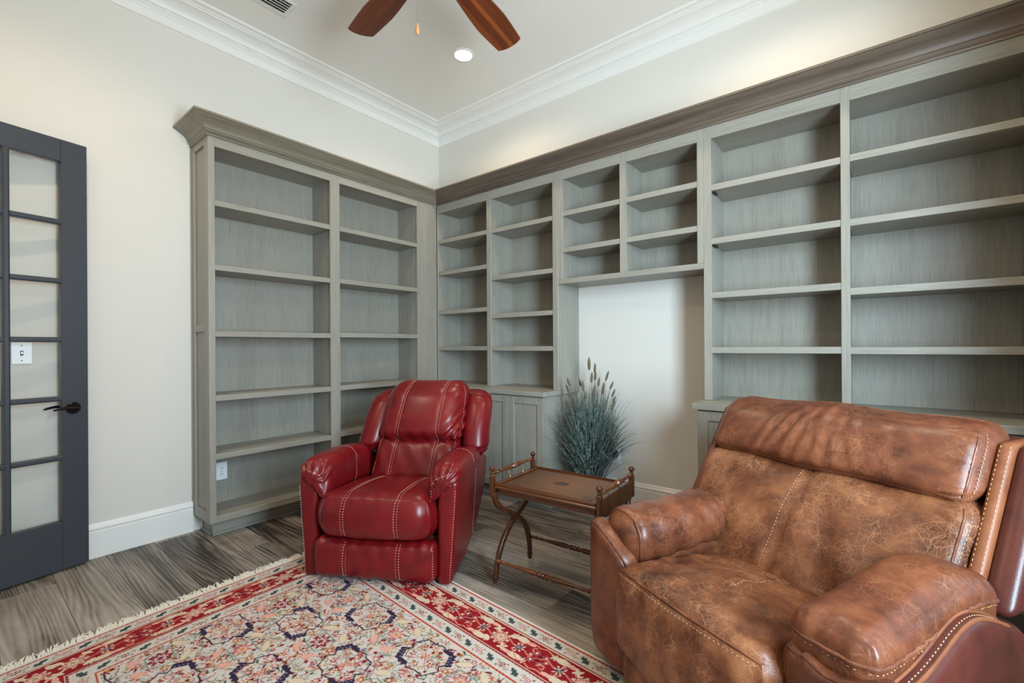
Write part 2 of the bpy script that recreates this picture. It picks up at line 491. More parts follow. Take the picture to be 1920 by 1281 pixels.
# left end: recessed shaker panel
MB().box(.002, LX - .02, -2.262, -2.245, Z0, ZT).build('end_panel', M['cab_z'], **kw)
m = MB()
m.box(.002, .05, -2.275, -2.262, Z0, ZT); m.box(LX - .075, LX - .02, -2.275, -2.262, Z0, ZT)
for q0, q1 in ((Z0, .18), (1.365, 1.415), (2.59, ZT)): m.box(.05, LX - .075, -2.275, -2.262, q0, q1)
m.build('end_panel_frame', M['cab_z'], bevel=B, **kw)
MB().box(.001, .006, -2.283, -2.2755, .205, 2.64).build('scribe_strip', M['cab_z'], **kw)
for y0, y1 in ((-2.275, -2.236), (-1.432, -1.351), (-.562, -.322)):
    MB().box(LX - .02, LX, y0, y1, Z0, ZT).build('stile', M['cab_z'], bevel=B, **kw)
for y0, y1 in ((-2.236, -1.432), (-1.351, -.562)):
    MB().box(LX - .02, LX, y0, y1, 2.573, ZT).build('top_rail', M['cab_y'], bevel=B, **kw)
    MB().box(LX - .02, LX, y0, y1, Z0, .158).build('bottom_rail', M['cab_y'], bevel=B, **kw)
for y0, y1 in ((-1.420, -1.362), (-.556, -.534)):
    MB().box(.014, LX - .02, y0, y1, .14, 2.62).build('divider', M['cab_z'], **kw)
MB().box(.014, LX - .02, -2.245, -.534, .122, .157).build('bottom_shelf', M['cab_y'], **kw)
MB().box(.014, LX - .02, -2.245, -.534, 2.585, 2.62).build('top_board', M['cab_y'], **kw)
for bay, (y0, y1) in enumerate(((-2.2445, -1.4215), (-1.3605, -.5575))):
    for k, z in enumerate((2.226, 1.804, 1.368, .946, .563)):
        z += (.004, .006, .008, .002, .016)[k] * bay * .8
        MB().box(.0145, LX - .004, y0 + (.010 if bay else .002), y1 - (.002 if bay else .010), z - .037, z).build('shelf', M['cab_y'], bevel=B, **kw)
# toe kick with shoe strip
MB().box(.05, .205, -2.225, -.33, 0.0, Z0).build('toe_kick', M['cab_y'], **kw)
MB().box(.03, .217, -2.236, -2.225, 0.0, .017).box(.205, .217, -2.236, -.52, 0.0, .017).build('shoe_strip', M['cab_y'], bevel=.003, **kw)
# cornice
CC = [(-.004, 2.632), (.010, 2.634), (.012, 2.642), (.008, 2.648), (.014, 2.652), (.020, 2.660), (.020, 2.668)]
for k in range(8):
    a = k / 7
    CC.append((.026 + .064 * a ** 1.5, 2.671 + .058 * (a ** .8)))
CC += [(.094, 2.733), (.105, 2.735), (.105, 2.748), (-.004, 2.748)]
st = [lambda o, z: (.001, -2.275 - o, z), lambda o, z: (LX + o, -2.275 - o, z), lambda o, z: (LX + o, -.32 - o, z)]
MB().sweep(CC, st).build('cornice', M['crown_y'], smooth=True, angle=30, **kw)
MB().box(.002, LX, -2.274, -.33, 2.735, 2.745).build('dust_board', M['cab_y'], **kw)
# ------------------------------------------------------------------ wall of cabinets at the back
RY = -0.32
FZT = 2.665

def case(root, xs, x0, x1, zb, zrail, shelves, end_left=False, end_right=False, bottom=True):
    """open case: xs = list of (stile x0, stile x1); bays lie between consecutive stiles"""
    kw = dict(parent=root, world=True)
    for a, b in xs:
        MB().box(a, b, RY, RY + .02, zb, FZT).build('stile', M['cab_z'], bevel=B, **kw)
    MB().box(x0, x1, -.014, -.002, zb, FZT).build('back_panel', M['cab_z'], **kw)
    inner = []
    for k, (a, b) in enumerate(xs):
        if k == 0: l, r = x0 + (0 if end_left else .0), b - .004
        elif k == len(xs) - 1: l, r = a + .004, x1
        else: l, r = a + .006, b - .006
        MB().box(l, r, RY + .02, -.014, zb, FZT).build('divider', M['cab_z'], **kw)
        inner.append((l, r))
    for k in range(len(xs) - 1):
        a, b = xs[k][1], xs[k + 1][0]
        MB().box(a, b, RY, RY + .02, zrail, FZT).build('top_rail', M['cab_x'], bevel=B, **kw)
        MB().box(inner[k][1], inner[k + 1][0], RY + .02, -.014, zrail + .012, zrail + .034).build('top_board', M['cab_x'], **kw)
        for z in shelves[k]:
            MB().box(inner[k][1] + .0015, inner[k + 1][0] - .0015, RY + .004, -.0145, z - .037, z).build('shelf', M['cab_x'], bevel=B, **kw)

u1 = thing('bookcase', 'narrow grey bookcase of two shelf bays in the corner, above the cabinet doors', 'bookcase', (1.02, -.16, .908))
case(u1, [(.318, .328), (.969, 1.02), (1.671, 1.72)], .318, 1.72, .909, 2.556,
     [(2.295, 1.989, 1.608, 1.259), (2.292, 1.876, 1.542, 1.256)])
hu = thing('bridge_cabinet', 'grey open cubby cabinet bridging the desk nook, six compartments', 'cabinet', (2.27, -.16, 1.74))
case(hu, [(1.7205, 1.766), (2.246, 2.294), (2.781, 2.8195)], 1.7205, 2.8195, 1.78, 2.556,
     [(2.307, 2.023), (2.307, 2.023)])
MB().box(1.7205, 2.8195, RY, RY + .02, 1.742, 1.78).build('bottom_rail', M['cab_x'], parent=hu, world=True, bevel=B)
MB().box(1.7205, 2.8195, RY + .02, -.004, 1.744, 1.779).build('bottom_board', M['cab_x'], parent=hu, world=True)
u2 = thing('bookcase', 'wide grey bookcase right of the desk nook behind the brown armchair', 'bookcase', (3.55, -.16, .908))
case(u2, [(2.82, 2.867), (3.528, 3.569), (4.232, 4.316)], 2.82, 4.316, .909, 2.556,
     [(2.266, 1.928, 1.588, 1.243), (2.268, 1.924, 1.556, 1.241)])
for z in (2.266, 1.928):
    MB().box(2.868, 2.882, RY + .03, RY + .10, z - .046, z - .038).build('shelf_pin', M['metal_base'], parent=u2, world=True)

# cornice over all three
co_ = thing('cornice', 'long brown-grey wooden cornice capping the cabinets on the back wall', 'cornice', (2.5, RY, 2.64))
st = [lambda o, z: (LX + o, RY - o, z), lambda o, z: (XR - .001, RY - o, z)]
MB().sweep([(max(o, .001), z) if o < .001 else (o, z) for o, z in CC], st).build('molding', M['crown_x'], parent=co_, world=True, smooth=True, angle=30)
MB().box(.0, XR - .002, RY, -.002, 2.735, 2.745).build('dust_board', M['cab_x'], parent=co_, world=True)

def base_cabinet(root, x0, x1, doors, panel_end=None):
    kw = dict(parent=root, world=True)
    MB().box(x0, x1, -.48, -.004, .10, .870).build('carcass', M['cab_z'], **kw)
    MB().box(x0 + .0, x1 - .0, -.41, -.02, 0.0, .10).build('toe_kick', M['cab_x'], **kw)
    for a, b in doors:
        a += .0015; b -= .0015; s = .058
        q0, q1 = .112, .864
        d = MB().box(a + s, b - s, -.492, -.482, q0 + s, q1 - s).build('door', M['cab_z'], **kw)
        f = MB()
        f.box(a, a + s, -.502, -.481, q0, q1).box(b - s, b, -.502, -.481, q0, q1)
        f.box(a + s, b - s, -.502, -.481, q0, q0 + s).box(a + s, b - s, -.502, -.481, q1 - s, q1)
        l = root.location
        o = link_mesh('door_frame', [(p[0] - l[0], p[1] - l[1], p[2] - l[2]) for p in f.v], f.f, M['cab_z'], d)
        md = o.modifiers.new('bevel', 'BEVEL'); md.width = .0015; md.limit_method = 'ANGLE'
b1 = thing('base_cabinet', 'grey base cabinet with shaker doors behind the red recliner and side table', 'cabinet', (1.0, -.25, 0))
base_cabinet(b1, .318, 1.70, [(.322, .666), (.666, 1.01), (1.01, 1.355), (1.355, 1.70)])
b2 = thing('base_cabinet', 'grey base cabinet with shaker doors half hidden behind the brown armchair', 'cabinet', (3.55, -.25, 0))
base_cabinet(b2, 2.828, 4.316, [(2.83 + .3712 * k, 2.83 + .3712 * (k + 1)) for k in range(4)])
tag(MB().box(.318, 1.722, -.522, -.002, .871, .908).build('countertop', M['cab_x'], bevel=.002), 'grey wood worktop under the corner shelves, left of the grass plant', 'countertop')
tag(MB().box(2.803, 4.318, -.522, -.002, .871, .908).build('countertop', M['cab_x'], bevel=.002), 'grey wood worktop right of the nook, behind the brown armchair', 'countertop')

# ------------------------------------------------------------------ glazed door standing open
hd = Vector((.204, -.979, 0)); hd.normalize()
dr = bpy.data.objects.new('door_1', None); COL.objects.link(dr)
struct(dr)
dr.location = (.073, -2.818, 0)
# local x runs from the free edge to the hinge, local y is thickness away from the room's centre
dr.rotation_euler = (0, 0, math.atan2(hd.y, hd.x))
kw = dict(parent=dr)
DW, DH, DT = .66, 2.44, .036
ys0, ys1 = -DT, 0.0
m = lambda: MB()
for a, b in ((0, .115), (DW - .115, DW)): MB().box(a, b, ys0, ys1, .012, DH).build('stile', M['door'], bevel=.002, **kw)
MB().box(.115, DW - .115, ys0, ys1, .012, .285).build('rail', M['door'], bevel=.002, **kw)
MB().box(.115, DW - .115, ys0, ys1, 2.315, DH).build('rail', M['door'], bevel=.002, **kw)
zz = [.285] + [.6265 + .3345 * k for k in range(5)] + [2.315]
zz = [.285, .642, .976, 1.309, 1.640, 1.973, 2.315]
xm = DW / 2
barp = lambda c: [(c - .014, ys0 + .004), (c - .007, ys0 - .0), (c + .007, ys0 - .0), (c + .014, ys0 + .004), (c + .014, ys1 - .004), (c + .007, ys1), (c - .007, ys1), (c - .014, ys1 - .004)]
MB().prism(barp(xm), 'z', .285, 2.315).build('muntin', M['door'], **kw)
for z in zz[1:-1]:
    for a, b in ((.115, xm - .014), (xm + .014, DW - .115)):
        MB().prism([(q[1], q[0]) for q in barp(z)], 'x', a, b).build('muntin', M['door'], **kw)
for k in range(6):
    for a, b in ((.115, xm - .014), (xm + .014, DW - .115)):
        q0 = zz[k] + (.014 if k else 0); q1 = zz[k + 1] - (.014 if k < 5 else 0)
        MB().box(a, b, -.020, -.016, q0, q1).build('pane', M['glass'], **kw)
# which side faces the room? +y local = rotate(90deg) of hd
for side in (1, -1):
    y0 = ys1 if side > 0 else ys0
    h = MB()
    h.tube([(.0675, y0, .919), (.0675, y0 + side * .004, .919), (.0675, y0 + side * .009, .919)], [.034, .034, .028], 24)
    h.tube([(.0675, y0 + side * .008, .919), (.0675, y0 + side * .042, .919)], .011, 12)
    ho = h.build('handle', M['bronze'], smooth=True, angle=40, **kw)
    MB().tube([(.060, y0 + side * .042, .918), (.085, y0 + side * .045, .922), (.115, y0 + side * .046, .926), (.145, y0 + side * .044, .921), (.165, y0 + side * .040, .916)],
              [.011, .009, .0075, .0065, .005], 10).build('lever', M['bronze'], ho, smooth=True)
for z in (.25, 1.2, 2.2):
    MB().tube([(DW + .006, ys1, z - .05), (DW + .006, ys1, z + .05)], .007, 10).build('hinge', M['bronze'], dr, smooth=True)

# ------------------------------------------------------------------ wall plates
sw = thing('light_switch', 'white light switch plate on the left wall seen through the door glass', 'light switch', (0, -3.078, 1.235))
MB().box(0.0005, .006, -.04, .04, -.06, .06).build('plate', M['white_plastic'], sw, bevel=.002)
MB().box(.006, .008, -.006, .006, -.013, .013).build('switch_frame', M['dark_slot'], sw)
MB().box(.006, .016, -.004, .004, -.006, .008).build('toggle', M['white_plastic'], sw)
for z in (-.042, .042): MB().tube([(.006, 0, z), (.0075, 0, z)], .003, 10).build('screw', M['dark_slot'], sw)

def outlet(loc, label, facing, group=None):
    o = thing('wall_outlet', label, 'outlet', loc, facing)
    MB().box(-.036, .036, -.006, -.0005, -.062, .062).build('plate', M['white_plastic'], o, bevel=.002)
    for z in (-.022, .022):
        pts = [(.017 * math.cos(a), .014 * math.sin(a) + z) for a in [k * math.pi / 8 for k in range(16)]]
        r = MB().prism(pts, 'y', -.0085, -.006).build('receptacle', M['white_plastic'], o)
        MB().box(-.008, -.0055, -.0090, -.0085, z - .003, z + .007).box(.0055, .008, -.0090, -.0085, z - .003, z + .006).prism([(.003 * math.cos(k), z - .008 + .003 * math.sin(k)) for k in range(6)], 'y', -.009, -.0085).build('slots', M['dark_slot'], r)
    MB().tube([(0, -.006, 0), (0, -.0075, 0)], .003, 8).build('screw', M['dark_slot'], o)
    return o
outlet((.014, -2.105, .378), 'white double outlet low in the left bookcase, lowest left bay', math.pi / 2)
ol = outlet((2.055, 0, .385), 'white outlet on the nook wall half hidden by the grass plant', 0)
pg = thing('power_plug', 'black power plug in the nook wall outlet beside the grass plant', 'plug', (2.055, -.0095, .385))
MB().box(-.018, .018, -.045, 0, -.012, .045).build('plug_body', M['black'], pg, bevel=.004, seg=2)
MB().box(-.006, .006, -.032, -.008, .045, .056).box(-.009, .009, -.0465, -.045, .0, .03).build('plug_face', M['dark_slot'], pg)

# ------------------------------------------------------------------ ceiling: can lights, vent, fan
first = None
for k, (x, y) in enumerate(CANS[:1]):      # the one in view
    c = thing('recessed_light', 'round lit recessed ceiling light between the fan and the corner', 'light', (x, y, ZC))
    ring = MB()
    pr = [(.066, -.0015), (.070, -.006), (.084, -.006), (.088, -.001)]
    v = []; f = []
    n = 40
    for a in range(n):
        an = 2 * math.pi * a / n
        v += [(r * math.cos(an), r * math.sin(an), z) for r, z in pr]
    for a in range(n):
        for j in range(3):
            f.append((a * 4 + j, a * 4 + j + 1, ((a + 1) % n) * 4 + j + 1, ((a + 1) % n) * 4 + j))
    ring.add(v, f).build('trim_ring', M['trim'], c, smooth=True)
    MB().tube([(0, 0, -.001), (0, 0, -.004)], .066, 40).build('lens', M['lamp'], c)

vt = thing('air_vent', 'white slatted ceiling air vent at the top edge near the left wall', 'vent', (.565, -2.03, ZC))
m = MB()
m.box(-.089, -.066, -.18, .18, -.008, -.0005).box(.066, .089, -.18, .18, -.008, -.0005).box(-.066, .066, -.18, -.155, -.008, -.0005).box(-.066, .066, .155, .18, -.008, -.0005)
m.build('frame', M['vent'], vt, bevel=.003)
MB().box(-.066, .066, -.155, .155, -.003, -.001).build('duct', M['duct'], vt)
for k in range(5):
    x = -.052 + .026 * k
    MB().prism([(x - .011, -.006), (x - .009, -.0075), (x + .009, -.016), (x + .011, -.0145)], 'y', -.155, .155).build('slat', M['vent'], vt)

HB = (2.07, -1.909)
fan = thing('ceiling_fan', 'ceiling fan with dark wooden blades hanging at the top of the picture', 'ceiling fan', (HB[0], HB[1], 3.10))
MB().lathe([(0, .001), (0, .075), (.5, .07), (1, .03)], (0, 0, .459), (0, 0, .39), 28).build('canopy', M['bronze'], fan, smooth=True, angle=50)
MB().tube([(0, 0, .40), (0, 0, .12)], .013, 14).build('down_rod', M['bronze'], fan, smooth=True)
MB().lathe([(0, .02), (.05, .06), (.2, .115), (.55, .13), (.8, .12), (1, .08)], (0, 0, .13), (0, 0, -.035), 32).build('motor', M['bronze'], fan, smooth=True, angle=50)
MB().lathe([(0, .06), (.3, .075), (1, .07)], (0, 0, -.03), (0, 0, -.09), 28).build('light_fitter', M['bronze'], fan, smooth=True, angle=50)
MB().lathe([(0, .10), (.1, .12), (.45, .11), (.8, .07), (1, .002)], (0, 0, -.085), (0, 0, -.17), 32).build('light_bowl', M['bowl'], fan, smooth=True)
def blade_outline():
    up = []
    for t_ in np.linspace(0, 1, 24):
        x = .20 + t_ * .545
        wd = .056 + .036 * math.sin(min(1, t_ * 1.25) * math.pi / 2) - .014 * max(0, t_ - .6) / .4
        up.append((x, wd))
    tip = [(.757, .055), (.764, .028), (.766, 0)]
    o_ = up + tip
    return o_ + [(x, -y) for x, y in reversed(o_[:-1])]
OUT = blade_outline()
strip = [(x, y) for x, y in OUT]
for k in range(5):
    an = math.radians(172.4 - 72 * k)
    pitch = math.radians(-10)
    ca, sa, cp, sp = math.cos(an), math.sin(an), math.cos(pitch), math.sin(pitch)
    Rz = Matrix.Rotation(an, 4, 'Z') @ Matrix.Rotation(pitch, 4, 'X')
    b = MB().prism(OUT, 'z', -.004, .004).build('blade', M['blade'], fan)
    b.matrix_local = Rz
    # lighter strip inlaid along the middle of each blade, proud by a hair
    s = MB().prism([(.215, -.012), (.762, -.022), (.765, .004), (.215, .010)], 'z', -.0046, .0046).build('blade_strip', M['blade_light'] if k == 1 else M['blade'], b)
    ir = MB().prism([(.10, -.02), (.20, -.03), (.27, -.028), (.29, 0), (.27, .028), (.20, .03), (.10, .02)], 'z', .0045, .010).build('blade_iron', M['bronze'], fan)
    ir.matrix_local = Rz
cx_, cy_ = -.035, -.028
MB().tube([(cx_ * 1.6, cy_ * 1.6, -.08), (cx_ * 1.6, cy_ * 1.6, -.335)], .0014, 6).build('pull_chain', M['brass'], fan)
MB().lathe([(0, .003), (.2, .006), (.6, .0105), (.85, .0095), (1, .003)], (cx_ * 1.6, cy_ * 1.6, -.332), (cx_ * 1.6, cy_ * 1.6, -.386), 14).build('chain_fob', M['fob'], fan, smooth=True)
# ------------------------------------------------------------------ persian rug (knots coloured one by one)
def make_rug():
    W_, H_, S = 2.42, 1.70, 0.003
    nu, nv = int(W_ / S), int(H_ / S)
    U = (np.arange(nu) + .5) * S; V = (np.arange(nv) + .5) * S
    img = np.zeros((nv, nu, 3), np.float32)
    C_ = {k: np.array(v, np.float32) for k, v in dict(
        ivory=(198, 190, 182), cream=(208, 188, 162), white=(212, 207, 200), red=(140, 24, 34), red2=(168, 44, 48), wine=(104, 30, 40), navy=(52, 38, 62),
        green=(62, 74, 70), sage=(132, 138, 118), pink=(214, 160, 144), salmon=(206, 128, 104), orange=(200, 134, 70), grey=(150, 140, 138), rose=(176, 92, 96), olive=(160, 142, 100), blue=(120, 124, 150), dark=(48, 36, 36)).items()}
    img[:] = C_['ivory']
    def win(u, v, r):
        i0, i1 = max(0, int((u - r) / S)), min(nu, int((u + r) / S) + 2)
        j0, j1 = max(0, int((v - r) / S)), min(nv, int((v + r) / S) + 2)
        if i0 >= i1 or j0 >= j1: return None
        return (slice(j0, j1), slice(i0, i1)), U[i0:i1][None, :] - u, V[j0:j1][:, None] - v
    def paint(sl, mask, col): img[sl][mask] = C_[col]
    def disc(u, v, r, col):
        q = win(u, v, r)
        if q: paint(q[0], q[1] ** 2 + q[2] ** 2 < r * r, col)
    def flower(u, v, r, n, cols, ph=0.0, d=.35):
        q = win(u, v, r * 1.05)
        if not q: return
        sl, du, dv = q
        R = np.sqrt(du ** 2 + dv ** 2); A = np.arctan2(dv, du) + ph
        pet = 1 - d + d * np.cos(n * A)
        for k, c in enumerate(cols):
            f = 1 - k / len(cols)
            paint(sl, R < r * f * (pet if k < len(cols) - 1 else 1), c)
    def leaf(u, v, l, wd, an, col, edge=None):
        q = win(u, v, l)
        if not q: return
        sl, du, dv = q
        a = du * math.cos(an) + dv * math.sin(an); b = -du * math.sin(an) + dv * math.cos(an)
        x = np.clip(1 - (a / l) ** 2, 0, 1)
        if edge: paint(sl, (np.abs(b) < wd * x * (1 + .25 * np.sin(a * 400))) & (np.abs(a) < l), edge)
        paint(sl, (np.abs(b) < (wd - (.0035 if edge else 0)) * x) & (np.abs(a) < l * .85), col)
    def line(pts, wd, col):
        for (a, b), (c, d) in zip(pts[:-1], pts[1:]):
            L = math.hypot(c - a, d - b)
            if L < 1e-6: continue
            q = win((a + c) / 2, (b + d) / 2, L / 2 + wd)
            if not q: continue
            sl, du, dv = q
            ex, ey = (c - a) / L, (d - b) / L
            t_ = np.clip(du * ex + dv * ey, -L / 2, L / 2)
            paint(sl, (du - t_ * ex) ** 2 + (dv - t_ * ey) ** 2 < (wd / 2) ** 2, col)
    def poly(u, v, pts, wd, col): line([(u + a, v + b) for a, b in pts], wd, col)
    def curl(u, v, r, ph, col, sg=1):
        pts = [(u + r * (1 - k / 22) * math.cos(ph + sg * k * .33), v + r * (1 - k / 22) * math.sin(ph + sg * k * .33)) for k in range(15)]
        line(pts, .006, col)
    R_ = random.Random(5)
    # ---- field: staggered rows of cartouche medallions on ivory
    f0 = .335
    fu0, fu1, fv0, fv1 = f0, W_ - f0, f0, H_ - f0
    # filler flowers, leaves and stems
    for _ in range(4600):
        u, v = R_.uniform(fu0, fu1), R_.uniform(fv0, fv1)
        k = R_.random()
        an = R_.choice([0.5, -0.5, 2.6, -2.6, 1.2, -1.2])
        if k < .34: leaf(u, v, R_.uniform(.010, .020), R_.uniform(.003, .006), an, R_.choice(['sage', 'green', 'grey', 'olive', 'pink', 'rose', 'wine', 'blue']))
        elif k < .62: flower(u, v, R_.uniform(.009, .017), R_.choice([5, 6]), R_.choice([['rose', 'wine'], ['red2', 'cream'], ['orange', 'wine'], ['salmon', 'cream', 'red'], ['sage', 'ivory']]), R_.random() * 6)
        elif k < .86:
            line([(u, v), (u + .02 * math.cos(an), v + .02 * math.sin(an)), (u + .035 * math.cos(an + .9), v + .035 * math.sin(an + .9))], .0035, R_.choice(['grey', 'sage', 'olive', 'rose', 'dark', 'wine']))
        else: curl(u, v, .012, R_.random() * 6, R_.choice(['sage', 'rose', 'grey', 'olive']))
    # angular stems linking everything, mirrored
    PU, PV = .42, .24
    def cells():
        j = -1
        while f0 + j * PV < fv1 + PV:
            i = -1
            while f0 + i * PU < fu1 + PU:
                yield f0 + .10 + (i + .5 * (j % 2)) * PU, f0 + .13 + j * PV, j
                i += 1
            j += 1
    for u, v, j in cells():
        for sg in (-1, 1):
            poly(u, v, [(sg * .13, 0), (sg * .17, .035), (sg * .21, .035), (sg * .245, .07)], .004, 'grey')
            poly(u, v, [(sg * .06, .10), (sg * .10, .13), (sg * .10, .16), (sg * .06, .19)], .004, 'sage')
            poly(u, v, [(0, sg * .10), (0, sg * .125)], .005, 'rose')
            leaf(u + sg * .155, v + .075, .040, .018, sg * .6, 'pink', 'salmon')
            leaf(u + sg * .155, v - .075, .040, .018, -sg * .6, 'cream', 'olive')
            leaf(u + sg * .125, v + .062, .03, .010, sg * .6, 'ivory', 'sage')
    for u, v, j in cells():
        # palmettes between medallions
        uc = u + PU / 2
        flower(uc, v, .044, 8, ['wine', 'red2', 'ivory', 'blue', 'red'], 0, .2) if j % 2 else flower(uc, v, .040, 8, ['rose', 'salmon', 'ivory', 'orange'], 0, .25)
        poly(uc, v, [(-.07, 0), (-.045, -.045), (.045, -.045), (.07, 0), (.045, .045), (-.045, .045), (-.07, 0)], .0045, 'sage')
        for sg in (-1, 1):
            flower(uc + sg * .085, v, .020, 6, ['orange', 'red', 'cream'], .4)
            flower(uc, v + sg * .068, .019, 5, ['wine', 'rose', 'cream'], .4)
        # cartouche medallion
        o_ = [(-.105, .022), (-.075, .075), (-.03, .075), (-.015, .088), (.03, .075), (.075, .075), (.105, .022), (.085, 0), (.105, -.022), (.075, -.075), (.03, -.075), (.015, -.088), (-.03, -.075), (-.075, -.075), (-.105, -.022), (-.085, 0), (-.105, .022)]
        poly(u, v, o_, .006, 'navy')
        for a, b in ((o_[0], o_[1]), (o_[6], o_[5]), (o_[8], o_[9]), (o_[14], o_[13])):
            # two opposite shoulders are knotted heavy and crocketed
            if (a[0] * a[1] < 0) == (j % 2 == 0):
                e = (b[0] * .45, b[1])
                poly(u, v, [a, b, e], .017, 'navy')
                for t_ in (.1, .35, .6, .85):
                    x, y = a[0] + (b[0] - a[0]) * t_, a[1] + (b[1] - a[1]) * t_
                    disc(u + x * 1.13, v + y * 1.13, .0085, 'navy'); disc(u + x, v + y, .004, 'blue')
                for t_ in (.3, .8):
                    disc(u + b[0] + (e[0] - b[0]) * t_, v + b[1] * 1.1, .008, 'navy')
        flower(u, v, .026, 6, ['pink', 'red2', 'cream', 'orange'], .3)
        for sg in (-1, 1):
            flower(u + sg * .055, v + .02, .016, 5, ['red2', 'wine', 'cream']); flower(u + sg * .05, v - .035, .015, 5, ['rose', 'cream', 'red'])
            flower(u, v + sg * .052, .014, 5, ['red2', 'cream'])
            poly(u, v, [(0, 0), (sg * .03, .03), (sg * .06, .05)], .004, 'rose'); poly(u, v, [(0, 0), (sg * .03, -.03), (sg * .07, -.01)], .004, 'sage')
        flower(u, v + .115, .016, 6, ['wine', 'pink'], 0)
    # ---- borders, mitred: D = distance from the nearest edge
    Ug, Vg = np.meshgrid(U, V)
    D = np.minimum(np.minimum(Ug, W_ - Ug), np.minimum(Vg, H_ - Vg))
    def band(a, b, col): img[(D >= a) & (D < b)] = C_[col]
    band(.322, .340, 'cream'); band(.325, .333, 'red2')
    band(.262, .322, 'ivory'); band(.246, .262, 'cream'); band(.249, .258, 'wine'); band(.098, .246, 'red'); band(.084, .098, 'cream'); band(.086, .094, 'wine')
    band(.030, .084, 'ivory'); band(.016, .030, 'cream'); band(.018, .026, 'red2'); band(0, .016, 'white')
    chk = ((np.floor(Ug / .009) + np.floor(Vg / .009)) % 2 == 0)
    for a, b in ((.018, .026), (.086, .094), (.249, .258), (.325, .333)):
        img[(D >= a) & (D < b) & chk] = C_['rose']
    def along(fn, d, step, ph=0.0):
        """call fn(place(du,dv), k) at stations along all four borders at depth d"""
        for side in range(4):
            L = W_ if side % 2 == 0 else H_
            n = int(round((L - 2 * d) / step)); st_ = (L - 2 * d) / n
            for k in range(n):
                s_ = d + (k + ph) * st_
                def place(a, b, s_=s_, side=side, d=d):
                    x, y = s_ + a, d + b
                    return [(x, y), (W_ - y, x), (x, H_ - y), (y, x)][side]
                def rot(an, side=side): return [an, an + math.pi / 2, -an, math.pi / 2 - an][side]
                fn(place, rot, k)
    for d in (.057, .292):
        def leafy(p, rot, k):
            if k % 2 == 0:
                for a, b, l, wd, an in ((0, 0, .030, .009, .55), (.006, .008, .017, .006, -.7), (-.008, -.006, .015, .006, -.7), (.014, .004, .014, .006, 1.6)):
                    leaf(*p(a, b), l, wd, rot(an), 'green')
            else:
                flower(*p(0, 0), .017, 8, ['rose', 'pink', 'ivory', 'blue'] if k % 4 == 1 else ['wine', 'cream', 'rose'], 0, .2)
                for sg in (-1, 1):
                    curl(*p(sg * .024, sg * .006), .010, 0 if sg > 0 else 3.1, 'olive'); flower(*p(sg * .020, -sg * .015), .006, 5, ['wine', 'red2'])
        along(leafy, d, .066)
    def palm(p, rot, k):
        ph = k % 4
        if ph == 0:
            flower(*p(0, 0), .044, 8, ['cream', 'rose', 'pink', 'cream', 'olive'], 0, .18)
            for sg in (-1, 1):
                flower(*p(sg * .045, sg * .040), .024, 4, ['cream', 'cream'], .7, .4); leaf(*p(-sg * .045, sg * .042), .026, .013, rot(sg * .5), 'cream')
        elif ph == 2:
            for sg in (-1, 1):
                for s2 in (-1, 1): flower(*p(sg * .024, s2 * .022), .019, 6, ['rose', 'wine', 'cream'], 0, .25)
                line([p(-.01, sg * .012), p(.02, sg * .012)], .006, 'dark')
                pts = [p(-.12, sg * .022), p(-.07, sg * .060), p(-.03, sg * .055), p(0, sg * .066), (p(.03, sg * .055)), p(.07, sg * .060), p(.12, sg * .022)]
                line(pts, .006, 'salmon')
        else:
            flower(*p(0, 0), .030, 8, ['cream', 'cream', 'navy', 'navy', 'blue'], 0, .4)
            for sg in (-1, 1):
                leaf(*p(sg * .018, sg * .050), .045, .016, rot(0), 'cream'); flower(*p(sg * .058, sg * .048), .018, 5, ['cream', 'olive', 'cream'], .2, .3)
                leaf(*p(-sg * .026, sg * .050), .030, .010, rot(.0), 'pink')
                curl(*p(sg * .065, -sg * .035), .020, 0 if sg > 0 else 3.1, 'salmon'); flower(*p(sg * .064, 0), .011, 5, ['salmon', 'cream'])
                line([p(sg * .03, 0), p(sg * .075, sg * .02), p(sg * .10, sg * .0)], .005, 'salmon')
                flower(*p(sg * .012, -sg * .030), .007, 5, ['rose', 'wine'])
    along(palm, .172, .103)
    # ---- mesh: one quad per knot
    img += rng.normal(0, 5, (nv, nu, 1)).astype(np.float32)
    lin = np.clip(img / 255, 0, 1); lin = np.where(lin > .04045, ((lin + .055) / 1.055) ** 2.4, lin / 12.92)
    zt = .010 + np.clip(rng.normal(0, .0003, (nv, nu)), -.0004, .0004)
    x = np.repeat(U[None], nv, 0).copy(); y = -np.repeat(V[:, None], nu, 1)
    s_ = -y                                                          # the rug lies slightly bowed along its fringed end
    x += .052 * s_ ** 2 * (1 - x / W_)
    zt[0, :] = zt[-1, :] = 0.0005; zt[:, 0] = zt[:, -1] = 0.0005
    co = np.stack([x, y, zt], -1).reshape(-1, 3).astype(np.float32)
    idx = np.arange(nu * nv).reshape(nv, nu)
    q = np.stack([idx[1:, :-1], idx[1:, 1:], idx[:-1, 1:], idx[:-1, :-1]], -1).reshape(-1, 4).astype(np.int32)
    me = bpy.data.meshes.new('pile')
    me.vertices.add(len(co)); me.vertices.foreach_set('co', co.ravel())
    me.loops.add(q.size); me.loops.foreach_set('vertex_index', q.ravel())
    me.polygons.add(len(q)); me.polygons.foreach_set('loop_start', np.arange(0, q.size, 4, dtype=np.int32))
    me.update(calc_edges=True)
    at = me.color_attributes.new('knots', 'FLOAT_COLOR', 'POINT')
    at.data.foreach_set('color', np.concatenate([lin.reshape(-1, 3), np.ones((nu * nv, 1))], 1).astype(np.float32).ravel())
    me.materials.append(M['rug'])
    rug = thing('rug', 'red and ivory patterned rug with cream fringe under the red recliner', 'rug', (1.012, -1.592, 0), math.radians(-3.6))
    o = bpy.data.objects.new('pile', me); COL.objects.link(o); o.parent = rug
